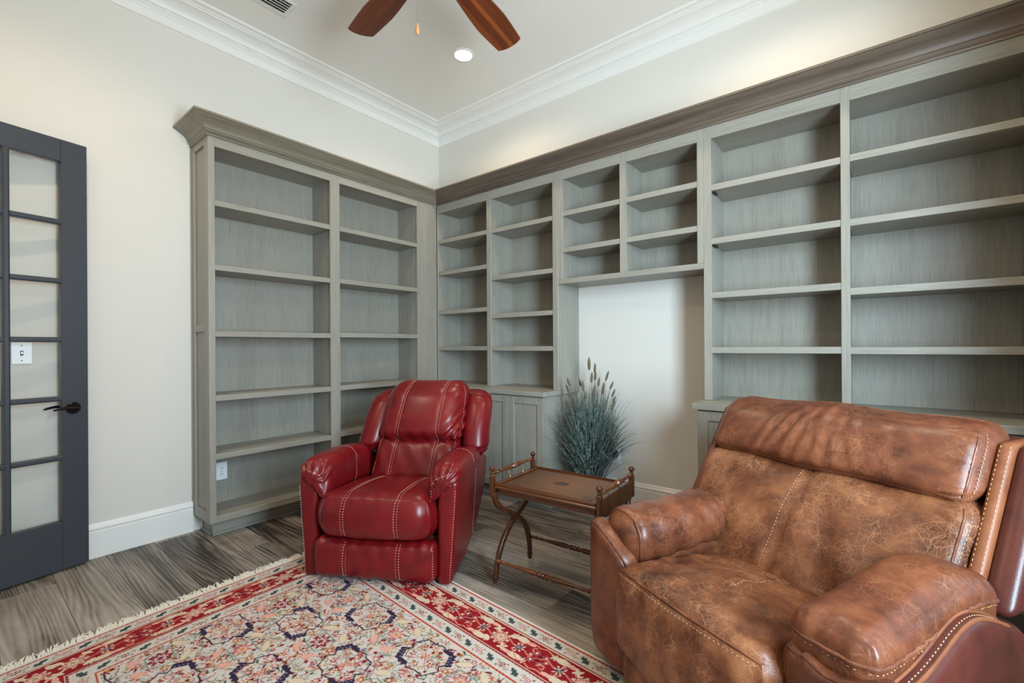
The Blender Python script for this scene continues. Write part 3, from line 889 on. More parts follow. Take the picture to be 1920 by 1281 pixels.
    # fringe along the short end
    m = MB(); s_ = 0.004
    while s_ < H_ - .004:
        xo = .052 * s_ ** 2
        L = R_.uniform(.045, .075); an = R_.uniform(-.5, .5)
        pts = [(xo + .004, -s_, .006), (xo - L * .4, -s_ + an * .01, R_.uniform(.005, .010)), (xo - L * .75, -s_ + an * .025, R_.uniform(.003, .009)), (xo - L, -s_ + an * .045, .003)]
        m.tube(pts, [.0034, .0038, .0036, .0022], 5)
        s_ += R_.uniform(.0035, .006)
    m.build('fringe', M['fringe'], rug, smooth=True, kind='stuff')
make_rug()

# ------------------------------------------------------------------ butler table with X legs
tb = thing('side_table', 'antique wooden tray-top side table with crossed legs between the two armchairs', 'table', (2.075, -1.51, 0), math.atan2(.065, .998))
TW, TD = .585, .395       # tray size between the end posts, depth
x0, x1 = 0.028, .588
zt = .530
MB().box(x0, x1, .0, TD, zt - .022, zt - .006).build('tray_board', M['table_x'], tb, bevel=.003)
MB().box(x0 + .03, x1 - .03, .03, TD - .03, zt - .006, zt - .0045).build('leather_inset', M['table_top'], tb)
m = MB()
edge = [(0, -.024), (.008, -.026), (.011, -.018), (.006, -.012), (.010, -.006), (.010, .002), (0, .003)]
for y, s_ in ((0, -1), (TD, 1)):
    MB().sweep([(o, z) for o, z in edge], [lambda o, z, x=x, y=y, s_=s_: (x, y + s_ * o, zt + z) for x in (x0 - .01, x1 + .01)]).build('edge_molding', M['table_x'], tb, smooth=True, angle=30)
for x in (x0, x1):
    MB().box(x - .012, x + .012, .01, TD - .01, zt - .006, zt + .002).build('end_lip', M['table_x'], tb, bevel=.003)
for y in (.012, TD - .030):
    MB().box(x0, x1, y, y + .018, zt - .062, zt - .024).build('apron', M['table_x'], tb, bevel=.003)
# gold tooled medallion and corner sprays pressed in the leather
pts = []
for k in range(28):
    a = 2 * math.pi * k / 28; r = .030 * (1 + .25 * math.cos(7 * a))
    pts.append(((x0 + x1) / 2 + r * 1.35 * math.cos(a), TD / 2 + r * math.sin(a)))
MB().prism(pts, 'z', zt - .0046, zt - .0040).build('tooled_rosette', M['table_z'], tb)
TURN = [(0, .006), (.04, .010), (.06, .006), (.08, .011), (.10, .007), (.13, .009), (.17, .007), (.30, .0115), (.40, .014), (.44, .009), (.46, .015), (.485, .010), (.5, .016), (.515, .010), (.54, .015), (.56, .009), (.60, .014), (.70, .0115), (.83, .007), (.87, .009), (.90, .007), (.92, .011), (.94, .006), (.96, .010), (1, .006)]
def strap(path, wd, th, axis_x, name):
    """flat curved leg: path of (y, z) swept with thickness th across x and width wd in plane"""
    m = MB(); v = []; f = []; n = len(path)
    for i, (y, z) in enumerate(path):
        a = path[max(0, i - 1)]; b = path[min(n - 1, i + 1)]
        ty, tz = b[0] - a[0], b[1] - a[1]; L = math.hypot(ty, tz); ty /= L; tz /= L
        w_ = wd[i] if hasattr(wd, '__len__') else wd
        for sx, sw in ((-1, -1), (1, -1), (1, 1), (-1, 1)):
            v.append((axis_x + sx * th / 2, y - tz * sw * w_ / 2, z + ty * sw * w_ / 2))
    for i in range(n - 1):
        for k in range(4): f.append((i * 4 + k, i * 4 + (k + 1) % 4, i * 4 + 4 + (k + 1) % 4, i * 4 + 4 + k))
    f += [(0, 1, 2, 3), tuple((n - 1) * 4 + k for k in range(4))]
    return m.add(v, f).build(name, M['table_z'], tb, bevel=.004, seg=2, smooth=True, angle=40)
def bez(P, n=22):
    out = []
    for t_ in np.linspace(0, 1, n):
        a = np.array(P, float)
        while len(a) > 1: a = a[:-1] * (1 - t_) + a[1:] * t_
        out.append((float(a[0][0]), float(a[0][1])))
    return out
for ex, sg in ((0.0, 1), (.616, -1)):
    ax = ex
    # end posts that carry the finials
    for y in (-.004, TD + .004):
        MB().box(ax - .013, ax + .013, y - .013, y + .013, zt - .07, zt + .032).build('post', M['table_z'], tb, bevel=.004, seg=2)
        fz = MB()
        fz.lathe([(0, .011), (.12, .016), (.25, .008), (.36, .013), (.46, .0065), (.5, .007), (.6, .013), (.75, .0165), (.9, .011), (1, .001)], (ax, y, zt + .030), (ax, y, zt + .090), 16)
        fz.build('finial', M['table_z'], tb, smooth=True)
    MB().lathe([(t_, r * 1.0) for t_, r in TURN], (ax, .008, zt + .048), (ax, TD - .008, zt + .048), 14).build('gallery_rail', M['table_x'], tb, smooth=True)
    if sg < 0:
        MB().box(ax - .008, ax + .008, .009, TD - .009, zt - .075, zt + .020).build('end_board', M['table_z'], tb, bevel=.003)
    else:
        MB().box(ax - .008, ax + .008, .009, TD - .009, zt - .062, zt - .012).build('end_board', M['table_z'], tb, bevel=.003)
    # crossed curved legs: from the front post back to the rear foot and mirrored
    lx = ax + sg * .012
    A = bez([(.000, zt - .05), (-.004, .40), (.06, .34), (.19, .315), (.30, .28), (.345, .17), (.34, .012)])
    Bq = bez([(TD, zt - .05), (TD + .004, .40), (TD - .06, .34), (TD - .19, .315), (.09, .28), (.01, .17), (.0, .012)])
    strap(A, [.030] * 18 + [.028, .026, .024, .024], .022, lx, 'leg')
    strap(Bq, [.030] * 18 + [.028, .026, .024, .024], .022, lx + sg * .003, 'leg')
    for y in (.340, .0):
        MB().lathe([(0, .010), (.35, .012), (.6, .015), (.8, .0155), (1, .012)], (lx, y, 0.0), (lx, y, .04), 12).build('foot', M['table_z'], tb, smooth=True)
    # small brass latches that hold the drop gallery
    lt = MB()
    for y in (.13, .26):
        lt.tube([(ax + sg * .02, y, zt + .002), (ax + sg * .018, y, zt + .022), (ax + sg * .008, y, zt + .038)], .0032, 8)
        lt.sphere((ax + sg * .02, y, zt + .004), .006, 10, 6)
    lt.tube([(ax + sg * .018, .13, zt + .018), (ax + sg * .018, .26, zt + .018)], .002, 6)
    lt.build('latch', M['brass'], tb, smooth=True)
for y, z in ((.004, .115), (.345, .128)):
    MB().lathe(TURN, (.012, y, z), (.604, y, z), 14).build('stretcher', M['table_x'], tb, smooth=True)

# ------------------------------------------------------------------ ornamental grass
pl = thing('grass_plant', 'tall blue-green artificial grass plant with seed heads in the desk nook', 'plant', (1.965, -.265, 0))
MB().lathe([(0, .062), (.04, .066), (.9, .085), (.94, .092), (1, .092)], (0, 0, 0), (0, 0, .17), 28).build('pot', M['terracotta'], pl, smooth=True, angle=40)
def blades():
    R_ = random.Random(3); v = []; f = []
    for k in range(1400):
        a = R_.uniform(0, 2 * math.pi); r0 = R_.uniform(0, .085)
        lean = R_.random() ** 1.7
        L = R_.uniform(.40, .86) * (1 - .12 * lean)
        side = (.03 + .235 * lean) ; drop = R_.uniform(0.0, .13) * (lean > .45)
        if R_.random() < .12: side += R_.uniform(.06, .17); drop += .10
        wd = R_.uniform(.0020, .0048)
        da = R_.uniform(-.5, .5)
        tw = R_.uniform(0, 3.1)
        n = 8
        for i in range(n + 1):
            t_ = i / n
            rr = r0 + side * (t_ ** 1.8) * 1.35
            x = r0 * 0 + rr * math.cos(a + da * t_); y = rr * math.sin(a + da * t_)
            z = .13 + L * t_ - drop * max(0, t_ - .5) ** 2 * 4 * 1.2
            if x < -.25: x = -.25 - (x + .25) * .15
            if y > .235: y = .235 - (y - .235) * .1
            hw = wd * (1 - t_ ** 3) + .0003
            v += [(x - hw * math.sin(a + tw * .3), y + hw * math.cos(a + tw * .3), z), (x + hw * math.sin(a + tw * .3), y - hw * math.cos(a + tw * .3), z)]
        b = len(v) - 2 * (n + 1)
        for i in range(n): f.append((b + 2 * i, b + 2 * i + 1, b + 2 * i + 3, b + 2 * i + 2))
    me = bpy.data.meshes.new('blades'); me.from_pydata(v, [], f); me.materials.append(M['grass'])
    o = bpy.data.objects.new('blades', me); COL.objects.link(o); o.parent = pl; o['kind'] = 'stuff'
blades()
hm = MB()
npts = 13
hm.lathe([(0, .002)] + [(i / npts, .0115 * math.sin(math.pi * min(.97, (i / npts) * .9 + .12)) ** .6 * (1.14 if i % 2 else .88)) for i in range(1, npts)] + [(1, .001)], (0, 0, 0), (0, 0, .098), 9)
hproto = hm.build('seed_head', M['seed'], pl, smooth=True, angle=20)
R_ = random.Random(9)
# image-right offset, depth offset, tip height
HD = [(-.155, -.05, 1.04), (-.150, .02, .985), (-.138, -.03, .95), (-.06, .05, 1.03), (-.045, 0, .995), (-.035, -.04, .94), (.005, .04, 1.155), (.012, -.02, 1.06), (.045, .03, 1.13), (.052, .06, 1.075), (.060, -.03, 1.035), (.13, .04, 1.07), (.155, 0, 1.01), (.16, -.04, .955), (.09, -.02, .985), (.105, .05, .965), (.18, .02, .90), (-.055, -.06, .885), (.02, -.06, .955), (-.145, .06, .86), (.15, -.05, .86)]
for k, (dx, dy, zt_) in enumerate(HD):
    base = Vector((dx * .35, dy * .4, .14)); tip = Vector((dx * rt.x + dy * fwd.x, dx * rt.y + dy * fwd.y, zt_ - .085))
    if tip.x < -.235: tip.x = -.235
    if tip.y > .22: tip.y = .22
    mid = base.lerp(tip, .55) + Vector((-(tip.x - base.x) * .25, -(tip.y - base.y) * .25, .03))
    h = hproto if k == 0 else hproto.copy()
    if k: COL.objects.link(h); h.parent = pl
    d = (tip - mid).normalized(); d = (d + Vector((dx * rt.x, dx * rt.y, 0)) * R_.uniform(.2, 1.6)).normalized()
    h.location = tip; h.rotation_euler = d.to_track_quat('Z', 'Y').to_euler(); s_ = R_.uniform(.75, 1.1); h.scale = (s_, s_, s_ * R_.uniform(.8, 1.1))
    MB().tube([base, mid, tip], .0013, 5).build('stem', M['stem'], pl, smooth=True)

# ------------------------------------------------------------------ upholstery tools
def cushion(c, h, r, n=22, warp=None, disp=None):
    """rounded box surface; S(q) maps cube points (N,3) in -1..1 to space"""
    c = np.array(c, float); h = np.array(h, float)
    rr = np.minimum(r, h)
    def S(q):
        q = np.asarray(q, float)
        P = q * h
        inner = h - rr
        cl = np.clip(P, -inner, inner)
        d = (P - cl) / rr
        L = np.linalg.norm(d, axis=1, keepdims=True); L[L < 1e-9] = 1
        dn = d / L
        k = np.ones((len(q), 1))
        out = cl + dn * rr
        if disp is not None: out = out + dn * disp(q, out)[:, None]
        if warp is not None: out = warp(out, q)
        return out + c
    ns = n if hasattr(n, '__len__') else (n, n, n)
    lin = [np.sin(np.linspace(-1, 1, k + 1) * math.pi / 2 * .86) / math.sin(math.pi / 2 * .86) for k in ns]
    ids = {}; q = []; f = []
    def vid(i, j, k):
        key = (i, j, k)
        if key not in ids: ids[key] = len(q); q.append((lin[0][i], lin[1][j], lin[2][k]))
        return ids[key]
    a, b, d = ns
    for i in range(a):
        for j in range(b):
            for k in (0, d):
                f.append((vid(i, j, k), vid(i + 1, j, k), vid(i + 1, j + 1, k), vid(i, j + 1, k)))
    for i in range(a):
        for k in range(d):
            for j in (0, b):
                f.append((vid(i, j, k), vid(i + 1, j, k), vid(i + 1, j, k + 1), vid(i, j, k + 1)))
    for j in range(b):
        for k in range(d):
            for i in (0, a):
                f.append((vid(i, j, k), vid(i, j + 1, k), vid(i, j + 1, k + 1), vid(i, j, k + 1)))
    return S, np.array(q), f

def soft(name, mat, parent, *a, label=None, **k):
    S, q, f = cushion(*a, **k)
    o = link_mesh(name, S(q), f, mat, parent, smooth=True, label=label)
    return o, S

def resample(P, step):
    P = np.asarray(P); d = np.r_[0, np.cumsum(np.linalg.norm(np.diff(P, axis=0), axis=1))]
    n = max(2, int(d[-1] / step)); s_ = np.linspace(0, d[-1], n)
    return np.stack([np.interp(s_, d, P[:, k]) for k in range(3)], 1)

def stitch(mb, P, r=.0016, dash=.008, gap=.005):
    Q = resample(P, (dash + gap) / 2)
    for i in range(0, len(Q) - 1, 2):
        a = Q[i]; b = a + (Q[i + 1] - a) * (2 * dash / (dash + gap)) * .62
        mb.tube([a, b], r, 4)

def qline(pts, n=40):
    """piecewise linear path on the cube surface"""
    out = []
    for a, b in zip(pts[:-1], pts[1:]):
        for t_ in np.linspace(0, 1, n, endpoint=False): out.append(np.array(a) * (1 - t_) + np.array(b) * t_)
    out.append(np.array(pts[-1], float))
    return np.array(out)

def g(x, c, w_): return np.exp(-((x - c) / w_) ** 2)

# ------------------------------------------------------------------ red recliner
RL = (.862, .507)
rc = thing('recliner', 'red leather recliner with pale double stitching standing on the rug', 'armchair', (1.59, -1.91, .0112), math.atan2(RL[1], RL[0]))
st = MB()
SX = .146
def seam_disp(xs, hx, depth=.006, wdt=.010):
    def fn(q):
        x = q[:, 0] * hx
        o = np.zeros(len(q))
        for s_ in xs: o -= depth * g(x, s_, wdt)
        return o
    return fn
# plinth ring and dark mechanism box
MB().lathe([(0, .24), (.6, .25), (1, .22)], (0, .36, 0), (0, .36, .035), 32).build('swivel_base', M['metal_base'], rc, smooth=True, angle=40)
MB().box(-.33, .33, .06, .60, .035, .23).build('seat_box', M['brown_dark'], rc, bevel=.01)
# seat
sd = seam_disp((-SX, SX), .335)
def seat_disp(q, P):
    o = sd(q)
    top = np.clip(q[:, 2], 0, 1)
    x = q[:, 0]; y = q[:, 1]
    o += .010 * (1 - x ** 2) * (np.abs(q[:, 1]) > .98) * (y < 0)
    o += .0035 * np.sin(x * 26 + 3 * y) * g(x, .0, .35) * g(y, -.78, .35) * top
    o += .004 * np.sin(y * 20 + x * 8) * np.clip(np.abs(x) - .78, 0, 1) * 4 * (y < -.5)
    return o
def seat_warp(P, q):
    P = P.copy()
    P[:, 2] += (1 - q[:, 0] ** 2) * (1 - q[:, 1] ** 2) * .022 * (q[:, 2] > -.2)
    P[:, 2] -= .028 * (q[:, 1] + .3) * (q[:, 2] + 1) / 2
    fr_ = np.clip(-q[:, 1] - .1, 0, 1)
    P[:, 1] -= .02 * (1 - q[:, 0] ** 2) * fr_
    # corners of the front pulled in
    P[:, 0] *= 1 - .035 * np.clip(q[:, 1] + .2, 0, 1)
    return P
o, S = soft('seat_cushion', M['red'], rc, (0, .235, .337), (.336, .300, .115), .105, n=(46, 34, 20), warp=seat_warp, disp=seat_disp)
for sx in (-SX, SX):
    for d_ in (-.0085, .0085):
        u = (sx + d_) / .336
        stitch(st, S(qline([(u, .9, 1), (u, -1, 1), (u, -1, -.9)])))
# footrest panel
fd = seam_disp((-SX, SX), .342)
def foot_disp(q, P):
    return fd(q) + .006 * np.sin(q[:, 0] * 22 + q[:, 2] * 3) * g(q[:, 0], -.08, .3) * (q[:, 1] < 0) + .004 * np.sin(q[:, 0] * 34) * g(q[:, 2], .9, .4)
def foot_warp(P, q):
    P = P.copy(); P[:, 1] -= .022 * (1 - q[:, 0] ** 4) * (1 - q[:, 2] ** 2) * (q[:, 1] < 0)
    return P
o, S = soft('footrest', M['red'], rc, (0, .012, .120), (.342, .055, .106), .045, n=(48, 10, 22), warp=foot_warp, disp=foot_disp)
for sx in (-SX, SX):
    for d_ in (-.0085, .0085):
        u = (sx + d_) / .342
        stitch(st, S(qline([(u, -1, 1), (u, -1, -1)])))
stitch(st, S(qline([(.985, -1, .95), (.985, -1, -.95)])))
# back rest: lumbar and head cushions leaning back
LEAN = .50
def lean(P, q, c, bulge, sh=.04):
    P = P.copy()
    z = P[:, 2] + c[2] - .40
    P[:, 1] += LEAN * z
    P[:, 0] += sh * z / .6
    P[:, 1] -= bulge * (1 - q[:, 0] ** 2) * (1 - q[:, 2] ** 2) * (q[:, 1] < .2)
    return P
c = (.0, .575, .515)
ld = seam_disp((-.135, .135), .285)
o, S = soft('lumbar_cushion', M['red'], rc, c, (.285, .085, .155), .075, n=(44, 12, 24), warp=lambda P, q: lean(P, q, c, .035),
            disp=lambda q, P: ld(q) + .003 * np.sin(q[:, 0] * 14 + q[:, 2] * 6))
for sx in (-.135, .135):
    for d_ in (-.0085, .0085):
        u = (sx + d_) / .285
        stitch(st, S(qline([(u, -1, 1), (u, -1, -1)])))
stitch(st, S(qline([(-.96, -1, .9), (-.96, -1, -1)]))); stitch(st, S(qline([(.96, -1, .9), (.96, -1, -1)])))
c2 = (.008, .545, .812)
hd_ = seam_disp((-.135, .135), .285)
def head_disp(q, P):
    o = hd_(q)
    o += .010 * np.sin(q[:, 2] * 16 - q[:, 0] * 22) * np.clip(q[:, 0] - .45, 0, 1) * np.clip(.5 - q[:, 2], 0, 1) * 2
    o += .006 * np.sin(q[:, 0] * 20 + 2) * np.clip(-q[:, 2] - .45, 0, 1) * 2
    o -= .004 * g(q[:, 2], .1, .3) * (1 - q[:, 0] ** 2)
    return o
def head_warp(P, q):
    P = P.copy()
    P[:, 0] *= 1 - .07 * np.clip(q[:, 2], -1, 1) * .6
    return lean(P, q, c2, .050)
o, S = soft('head_cushion', M['red'], rc, c2, (.285, .115, .195), .10, n=(46, 16, 32), warp=head_warp, disp=head_disp)
for sx in (-.135, .135):
    for d_ in (-.0085, .0085):
        u = (sx + d_) / .285
        stitch(st, S(qline([(u, -.2, 1), (u, -1, 1), (u, -1, -1), (u, -.5, -1)])))
for u in (-1, 1): stitch(st, S(qline([(u, -.55, 1), (u, -.55, -1)])))
# side wings
for sg, nm in ((-1, 'L'), (1, 'R')):
    cw = (.355 * sg + .012, .605, .735)
    def wing_warp(P, q, cw=cw, sg=sg):
        P = P.copy()
        z = P[:, 2] + cw[2] - .40
        P[:, 1] += LEAN * z
        P[:, 0] += .04 * z / .6
        P[:, 0] -= sg * .035 * np.clip(q[:, 2], -1, 1) ** 2 * np.sign(q[:, 2]) * .7
        P[:, 1] += .035 * q[:, 2] ** 2 * (q[:, 1] < 0)
        return P
    o, S = soft('side_wing', M['red'], rc, cw, (.088, .115, .205), .085, n=(18, 18, 26), warp=wing_warp, disp=lambda q, P: .003 * np.sin(q[:, 2] * 24) * (np.abs(q[:, 2]) > .6))
    stitch(st, S(qline([(sg, .3, .95), (sg, .3, -.95)])), .0014)
c3 = (.0, .735, .60)
soft('back_shell', M['red'], rc, c3, (.36, .085, .33), .06, n=(16, 8, 16), warp=lambda P, q: lean(P, q, c3, 0))
# arms: flat outer panel, gathered pad draped over the top
for sg in (-1, 1):
    prof = [(0, .004), (.14, .006), (.30, .022), (.46, .065), (.62, .145), (.74, .255), (.79, .38), (.79, .50), (.70, .535), (.30, .560), (.05, .560), (.01, .53)]
    v = []; f = []
    N_ = len(prof)
    xs = [.335, .352, .40, .418]
    for xi, x in enumerate(xs):
        ins = 0.012 if xi in (0, 3) else 0.0
        cy, cz = .38, .30
        for (y, z) in prof:
            k = 1 - ins / .3
            yy, zz_ = (cy + (y - cy) * k, cz + (z - cz) * k) if ins else (y, z)
            fl = .036 * max(0, zz_ - .05) / .5
            v.append((sg * (x + (fl if xi >= 2 else fl * .2)), yy, zz_))
    for i in range(3):
        for k in range(N_): f.append((i * N_ + k, i * N_ + (k + 1) % N_, (i + 1) * N_ + (k + 1) % N_, (i + 1) * N_ + k))
    f += [tuple(range(N_)), tuple(3 * N_ + k for k in range(N_))]
    o = link_mesh('arm_panel', v, f, M['red'], rc, smooth=True, angle=50)
    md = o.modifiers.new('bevel', 'BEVEL'); md.width = .01; md.segments = 3; md.limit_method = 'ANGLE'; md.angle_limit = math.radians(30)
    # stitches down the front edges
    fx = lambda z, off: sg * (.418 + off + .036 * max(0, z - .05) / .5)
    stitch(st, [(fx(z, -.010), .0065, z) for z in np.linspace(.025, .50, 20)])
    if sg > 0: stitch(st, [(fx(z, .0003), .44 + .02 * math.sin(z * 6), z) for z in np.linspace(.10, .5, 16)], .0014)
    # pad
    ca_ = (sg * .372, .298, .560)
    def arm_warp(P, q, sg=sg):
        P = P.copy()
        front = np.clip((-q[:, 1] - .35) / .65, 0, 1)
        P[:, 2] -= .045 * front ** 2 * (1 - sg * q[:, 0]) * .5 + .018 * front ** 3   # droops to the inner front
        P[:, 2] -= .04 * np.clip(q[:, 1], 0, 1) ** 1.5
        P[:, 2] += .055 * np.clip(sg * q[:, 0], 0, 1) * np.clip(-q[:, 2], 0, 1)
        P[:, 0] -= sg * .020 * front * np.clip(-q[:, 2], 0, 1)
        P[:, 2] -= .085 * np.clip(-sg * q[:, 0], 0, 1) * (q[:, 2] < -.2) * (1 - .3 * front)      # inner side hangs lower
        return P
    def arm_disp(q, P, sg=sg):
        an = np.arctan2(q[:, 2], q[:, 0] * sg)
        front = np.clip((-q[:, 1] - .62) / .38, 0, 1)
        o_ = .0055 * front * np.sin(an * 11 + q[:, 1] * 5)
        for yc in (-.18, .22): o_ -= .005 * g(q[:, 1], yc, .03)
        return o_
    o, S = soft('arm_pad', M['red'], rc, ca_, (.088, .300, .080), .075, n=(30, 40, 22), warp=arm_warp, disp=arm_disp)
    for yc in (-.18, .22):
        for d_ in (-.018, .018): stitch(st, S(qline([(-sg, yc + d_, -1), (-sg, yc + d_, 1), (sg, yc + d_, 1), (sg, yc + d_, -.6)])), .0014)
    stitch(st, S(qline([(-sg * .95, -1, -.9), (-sg * .8, -1, .55), (sg * .8, -1, .75)])), .0014)
st.build('stitching', M['thread_pink'], rc, kind='stuff')

# ------------------------------------------------------------------ brown armchair
BLt = (.904, -.427)
br = thing('recliner', 'wide brown distressed leather recliner with tan stitching at the right', 'armchair', (2.78, -1.70, .0112), math.atan2(BLt[1], BLt[0]))
sb = MB(); wl = MB(); pw = MB()
# base
MB().box(.06, .97, .08, .80, 0.0, .055).build('base_frame', M['metal_base'], br, bevel=.01)
MB().box(.235, .80, .02, .62, .055, .24).build('seat_box', M['brown_dark'], br, bevel=.01)
# seat cushion with long front apron
def bs_disp(q, P):
    x, y, z = q.T
    top = (z > 0) * 1.0
    o_ = -.007 * g(x, .12, .03) * np.clip(y + .15, 0, 1) * top
    o_ += .004 * np.sin(x * 17 + y * 9) * g(y, -.2, .5) * top + .003 * np.sin(x * 9 - y * 16)
    o_ += .008 * np.sin(x * 18 + 1) * g(z, .2, .6) * (y < -.9)
    return o_
def bs_warp(P, q):
    P = P.copy(); x, y, z = q.T
    P[:, 2] += .045 * (1 - x ** 2) * (1 - y ** 2) * (z > 0)
    P[:, 2] -= .030 * (y + .8) * (z > -.3)
    P[:, 1] -= .030 * (1 - x ** 2) * np.clip(-y, 0, 1) * (1 - .5 * z)
    P[:, 0] *= 1 + .0 * y
    return P
o, S = soft('seat_cushion', M['brown'], br, (.520, .185, .335), (.290, .275, .145), .062, n=(44, 40, 24), warp=bs_warp, disp=bs_disp)
edge_q = qline([(-.97, -.93, .94), (.97, -.93, .94)], 60)
pw.tube([tuple(p) for p in resample(S(np.c_[edge_q[:, 0], -np.ones(len(edge_q)) * .965, np.ones(len(edge_q)) * .955]), .012)], .0042, 7)
stitch(sb, S(qline([(.12, .95, 1), (.12, -.2, 1)])), .0014)
stitch(sb, S(np.c_[np.linspace(-.95, .95, 60), -np.ones(60), np.ones(60) * .86]), .0014)
# footrest lip under the apron
soft('footrest_lip', M['brown'], br, (.520, .010, .125), (.288, .075, .070), .05, n=(24, 10, 10))
# back: lean
BLEAN = .62
def blean(P, c, bulge, q):
    P = P.copy(); P[:, 1] += BLEAN * (P[:, 2] + c[2] - .43)
    P[:, 1] -= bulge * (1 - q[:, 0] ** 2) * (1 - q[:, 2] ** 2) * (q[:, 1] < 0)
    return P
cl = (.460, .535, .575)
def lum_disp(q, P):
    x, y, z = q.T
    fr_ = (y < 0) * 1.0
    o_ = -.014 * g(x, -.03 + .03 * z, .030)
    o_ += .016 * np.sin((x - .35) * 13 + z * 2.5) * g(x, .38, .22) * g(z, -.15, .75) * fr_
    o_ += .010 * np.sin(x * 16 + z * 12) * g(z, -.9, .35) * np.clip(x + .1, 0, 1) * fr_
    o_ += .004 * np.sin(z * 30 + x * 9) * g(x, .88, .07) * fr_
    o_ += .004 * np.sin(x * 9 + z * 7)
    return o_
o, S = soft('lumbar_cushion', M['brown'], br, cl, (.468, .085, .205), .05, n=(70, 10, 40), warp=lambda P, q: blean(P, cl, .030, q), disp=lum_disp)
stitch(sb, S(qline([(-.055, -1, .97), (-.11, -1, -.97)])), .0014)
pw.tube([tuple(p) for p in resample(S(qline([(.965, -1, .97), (.965, -1, -.97)])), .012)], .004, 7)
stitch(sb, S(qline([(.985, -.8, .97), (.985, -.8, -.97)])), .0014)
ch = (.456, .522, .884)
def hd_disp(q, P):
    x, y, z = q.T
    fr_ = (y < .3) * 1.0
    o_ = np.zeros(len(q))
    for xc, am, sl in ((-.42, .007, .10), (-.30, .010, .12), (-.16, .014, .08), (-.05, .009, .05), (.06, .012, -.03), (.17, .008, -.06), (.30, .007, -.10), (.5, .004, -.1)):
        o_ += am * (g(x, xc + sl * z, .035) - .7 * g(x, xc + sl * z + .05, .03)) * np.clip(1.1 - np.abs(z - .25) * .9, 0, 1) * fr_
    o_ += .0045 * np.sin(z * 30 + x * 6) * g(x, .88, .06) * fr_
    o_ += .004 * np.sin(x * 7 + 2)
    return o_
def hd_warp(P, q):
    P = P.copy()
    P[:, 2] += -.010 * (q[:, 0] ** 2) * (q[:, 2] > 0)
    P[:, 1] += .02 * np.abs(q[:, 0]) ** 4
    return blean(P, ch, .030, q)
o, S = soft('head_cushion', M['brown_arm'], br, ch, (.470, .092, .116), .062, n=(80, 16, 26), warp=hd_warp, disp=hd_disp)
pw.tube([tuple(p) for p in resample(S(qline([(.945, -1, -.97), (.945, -1, .80)])), .01)], .0038, 7)
stitch(sb, S(qline([(.975, -.8, -.9), (.975, -.8, .9)])), .0014)
pw.tube([tuple(p) for p in resample(S(qline([(-.95, .25, 1), (.93, .25, 1)])), .012)], .004, 7)
# outer back with the double-stitched side strips
cb = (.46, .715, .60)
soft('back_shell', M['brown_dark'], br, cb, (.47, .075, .34), .05, n=(14, 8, 14), warp=lambda P, q: blean(P, cb, 0, q))
for sg, xc in ((-1, -.012), (1, .945)):
    cs = (xc + sg * .014, .665, .735)
    o, S = soft('side_strip', M['welt'] if sg > 0 else M['brown_arm'], br, (xc, .610, .735), (.019, .125, .215), .017, n=(6, 14, 22), warp=lambda P, q: blean(P, cs, 0, q))
    if sg > 0:
        for u in (-.62, .62): stitch(sb, S(qline([(u, -1, .96), (u, -1, -.96)])), .0013, .009, .006)
        cw = (xc + .050, .655, .735)
        soft('side_wing', M['brown_dark'], br, cw, (.036, .150, .212), .03, n=(8, 16, 22), warp=lambda P, q: blean(P, cs, 0, q))
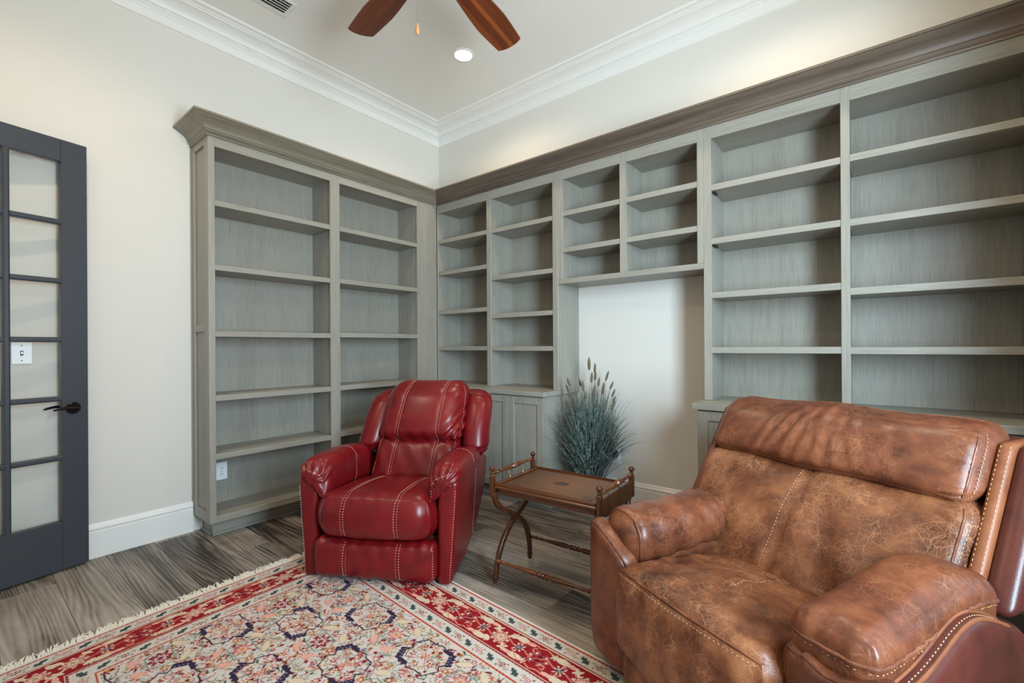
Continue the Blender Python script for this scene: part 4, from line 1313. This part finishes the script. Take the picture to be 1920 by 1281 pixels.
# arms
for sg in (-1, 1):
    # padded front facing of the arm, its top shaped in a soft curve
    def facing_warp(P, q, sg=sg):
        P = P.copy(); u = q[:, 0] if sg < 0 else -q[:, 0]          # u = -1 outside, +1 inside
        top = np.clip((q[:, 2] + .2) / 1.2, 0, 1)
        if sg < 0:
            t_ = np.clip((u + .75) / 1.75, 0, 1); P[:, 2] -= top * .110 * t_ ** 1.9
            P[:, 0] -= .012 * np.clip(-q[:, 2], 0, 1) ** 2 * (u > 0) - .030 * np.clip(-q[:, 2] - .6, 0, 1) * (u < 0) * 2
        else:
            P[:, 2] -= top * (.030 * g(u, .05, .55) + .015 * (u > .5))
        P[:, 1] -= .014 * (1 - u ** 2) * (q[:, 1] < 0)
        return P
    fx0 = .116 if sg < 0 else .918
    o, S = soft('arm_facing', M['brown_arm'], br, (fx0, .018, .302 if sg < 0 else .292), (.119, .042, .256 if sg < 0 else .250), .036, n=(22, 8, 30), warp=facing_warp)
    ring = [(-.955, -.75, -.95), (-.955, -.75, .90), (-.90, -.75, .965), (.90, -.75, .965), (.955, -.75, .90), (.955, -.75, -.95)]
    pw.tube([tuple(p) for p in resample(S(qline(ring)), .01)], .0036, 7)
    # arm body behind the facing with shaped top on the outer side
    if sg < 0:
        soft('arm_body', M['brown_arm'], br, (.115, .395, .275), (.108, .365, .215), .05, n=(10, 20, 14))
    else:
        def body_warp(P, q):
            P = P.copy()
            top = np.clip(q[:, 2], 0, 1)
            P[:, 2] += top * (.075 * g(q[:, 1], .05, .55) - .02 * (q[:, 1] > .5) * (q[:, 1] - .5) * 2)
            P[:, 2] -= top * .05 * (q[:, 0] < 0)
            return P
        S_, q_, f_ = cushion((.985, .335, .275), (.058, .315, .240), .045, n=(10, 34, 18), warp=body_warp)
        o = link_mesh('arm_body', S_(q_), f_, M['brown_dark'], br, smooth=True)
        # tan band along its top edge
        lo = S_(qline([(.72, -.98, 1), (.72, .70, 1)])); hi = S_(qline([(.25, -.98, 1), (.25, .70, 1)]))
        wl.tube([tuple(p) for p in resample(lo, .015)], .0055, 7); wl.tube([tuple(p) for p in resample(hi, .015)], .0045, 7)
        stitch(sb, S_(qline([(.5, -.98, 1), (.5, .70, 1)])), .0014)
    # pad
    if sg < 0:
        cp, hp, rr_ = (.137, .275, .520), (.103, .262, .100), .082
    else:
        cp, hp, rr_ = (.900, .300, .540), (.098, .310, .070), .05
    def pad_warp(P, q, sg=sg):
        P = P.copy(); x, y, z = q.T
        if sg < 0:
            P[:, 2] -= .02 * np.clip(-y, 0, 1) ** 3 * 0 + .018 * np.clip(x, 0, 1) * np.clip(-y, 0, 1)
            P[:, 2] += .015 * np.clip(y, 0, 1)
        else:
            P[:, 2] += .028 * (1 - x ** 2) * (1 - y ** 2) * (z > 0)
            P[:, 2] += .030 * g(y, .35, .6)
            P[:, 0] += .0 * y
        return P
    def pad_disp(q, P, sg=sg):
        x, y, z = q.T
        if sg < 0:
            return .004 * np.sin(y * 30 + x * 4 + z * 4) * np.clip(y + .1, 0, 1) + .003 * np.sin(y * 13)
        ed = np.clip(x - .35, 0, 1) * (z > 0)
        return .003 * np.sin(y * 46) * ed + .0025 * np.sin(x * 13 + 1) * np.clip(-y - .5, 0, 1) * (z > 0)
    o, S = soft('arm_pad', M['brown_arm'], br, cp, hp, rr_, n=(26, 46, 20), warp=pad_warp, disp=pad_disp)
    if sg < 0:
        ring = [(-1 + .25 * 0, -.90, -.6), (-1, -.90, .5), (-.6, -.90, 1), (.6, -.90, 1), (1, -.90, .5), (1, -.90, -.9)]
        pw.tube([tuple(p) for p in resample(S(qline(ring)), .008)], .0038, 7)
    else:
        ring = [(-1, .3, .20), (-1, -.93, .20), (-.93, -1, .20), (.93, -1, .20), (1, -.93, .20), (1, .95, .20)]
        pw.tube([tuple(p) for p in resample(S(qline(ring)), .008)], .0055, 7)
        stitch(sb, S(qline([(-1, -.8, .04), (-1, -1, .04), (1, -1, .04), (1, .95, .04)])), .0012)
wl.build('welt_band', M['welt'], br, smooth=True)
pw.build('piping', M['brown_arm'], br, smooth=True)
sb.build('stitching', M['thread_tan'], br, kind='stuff')
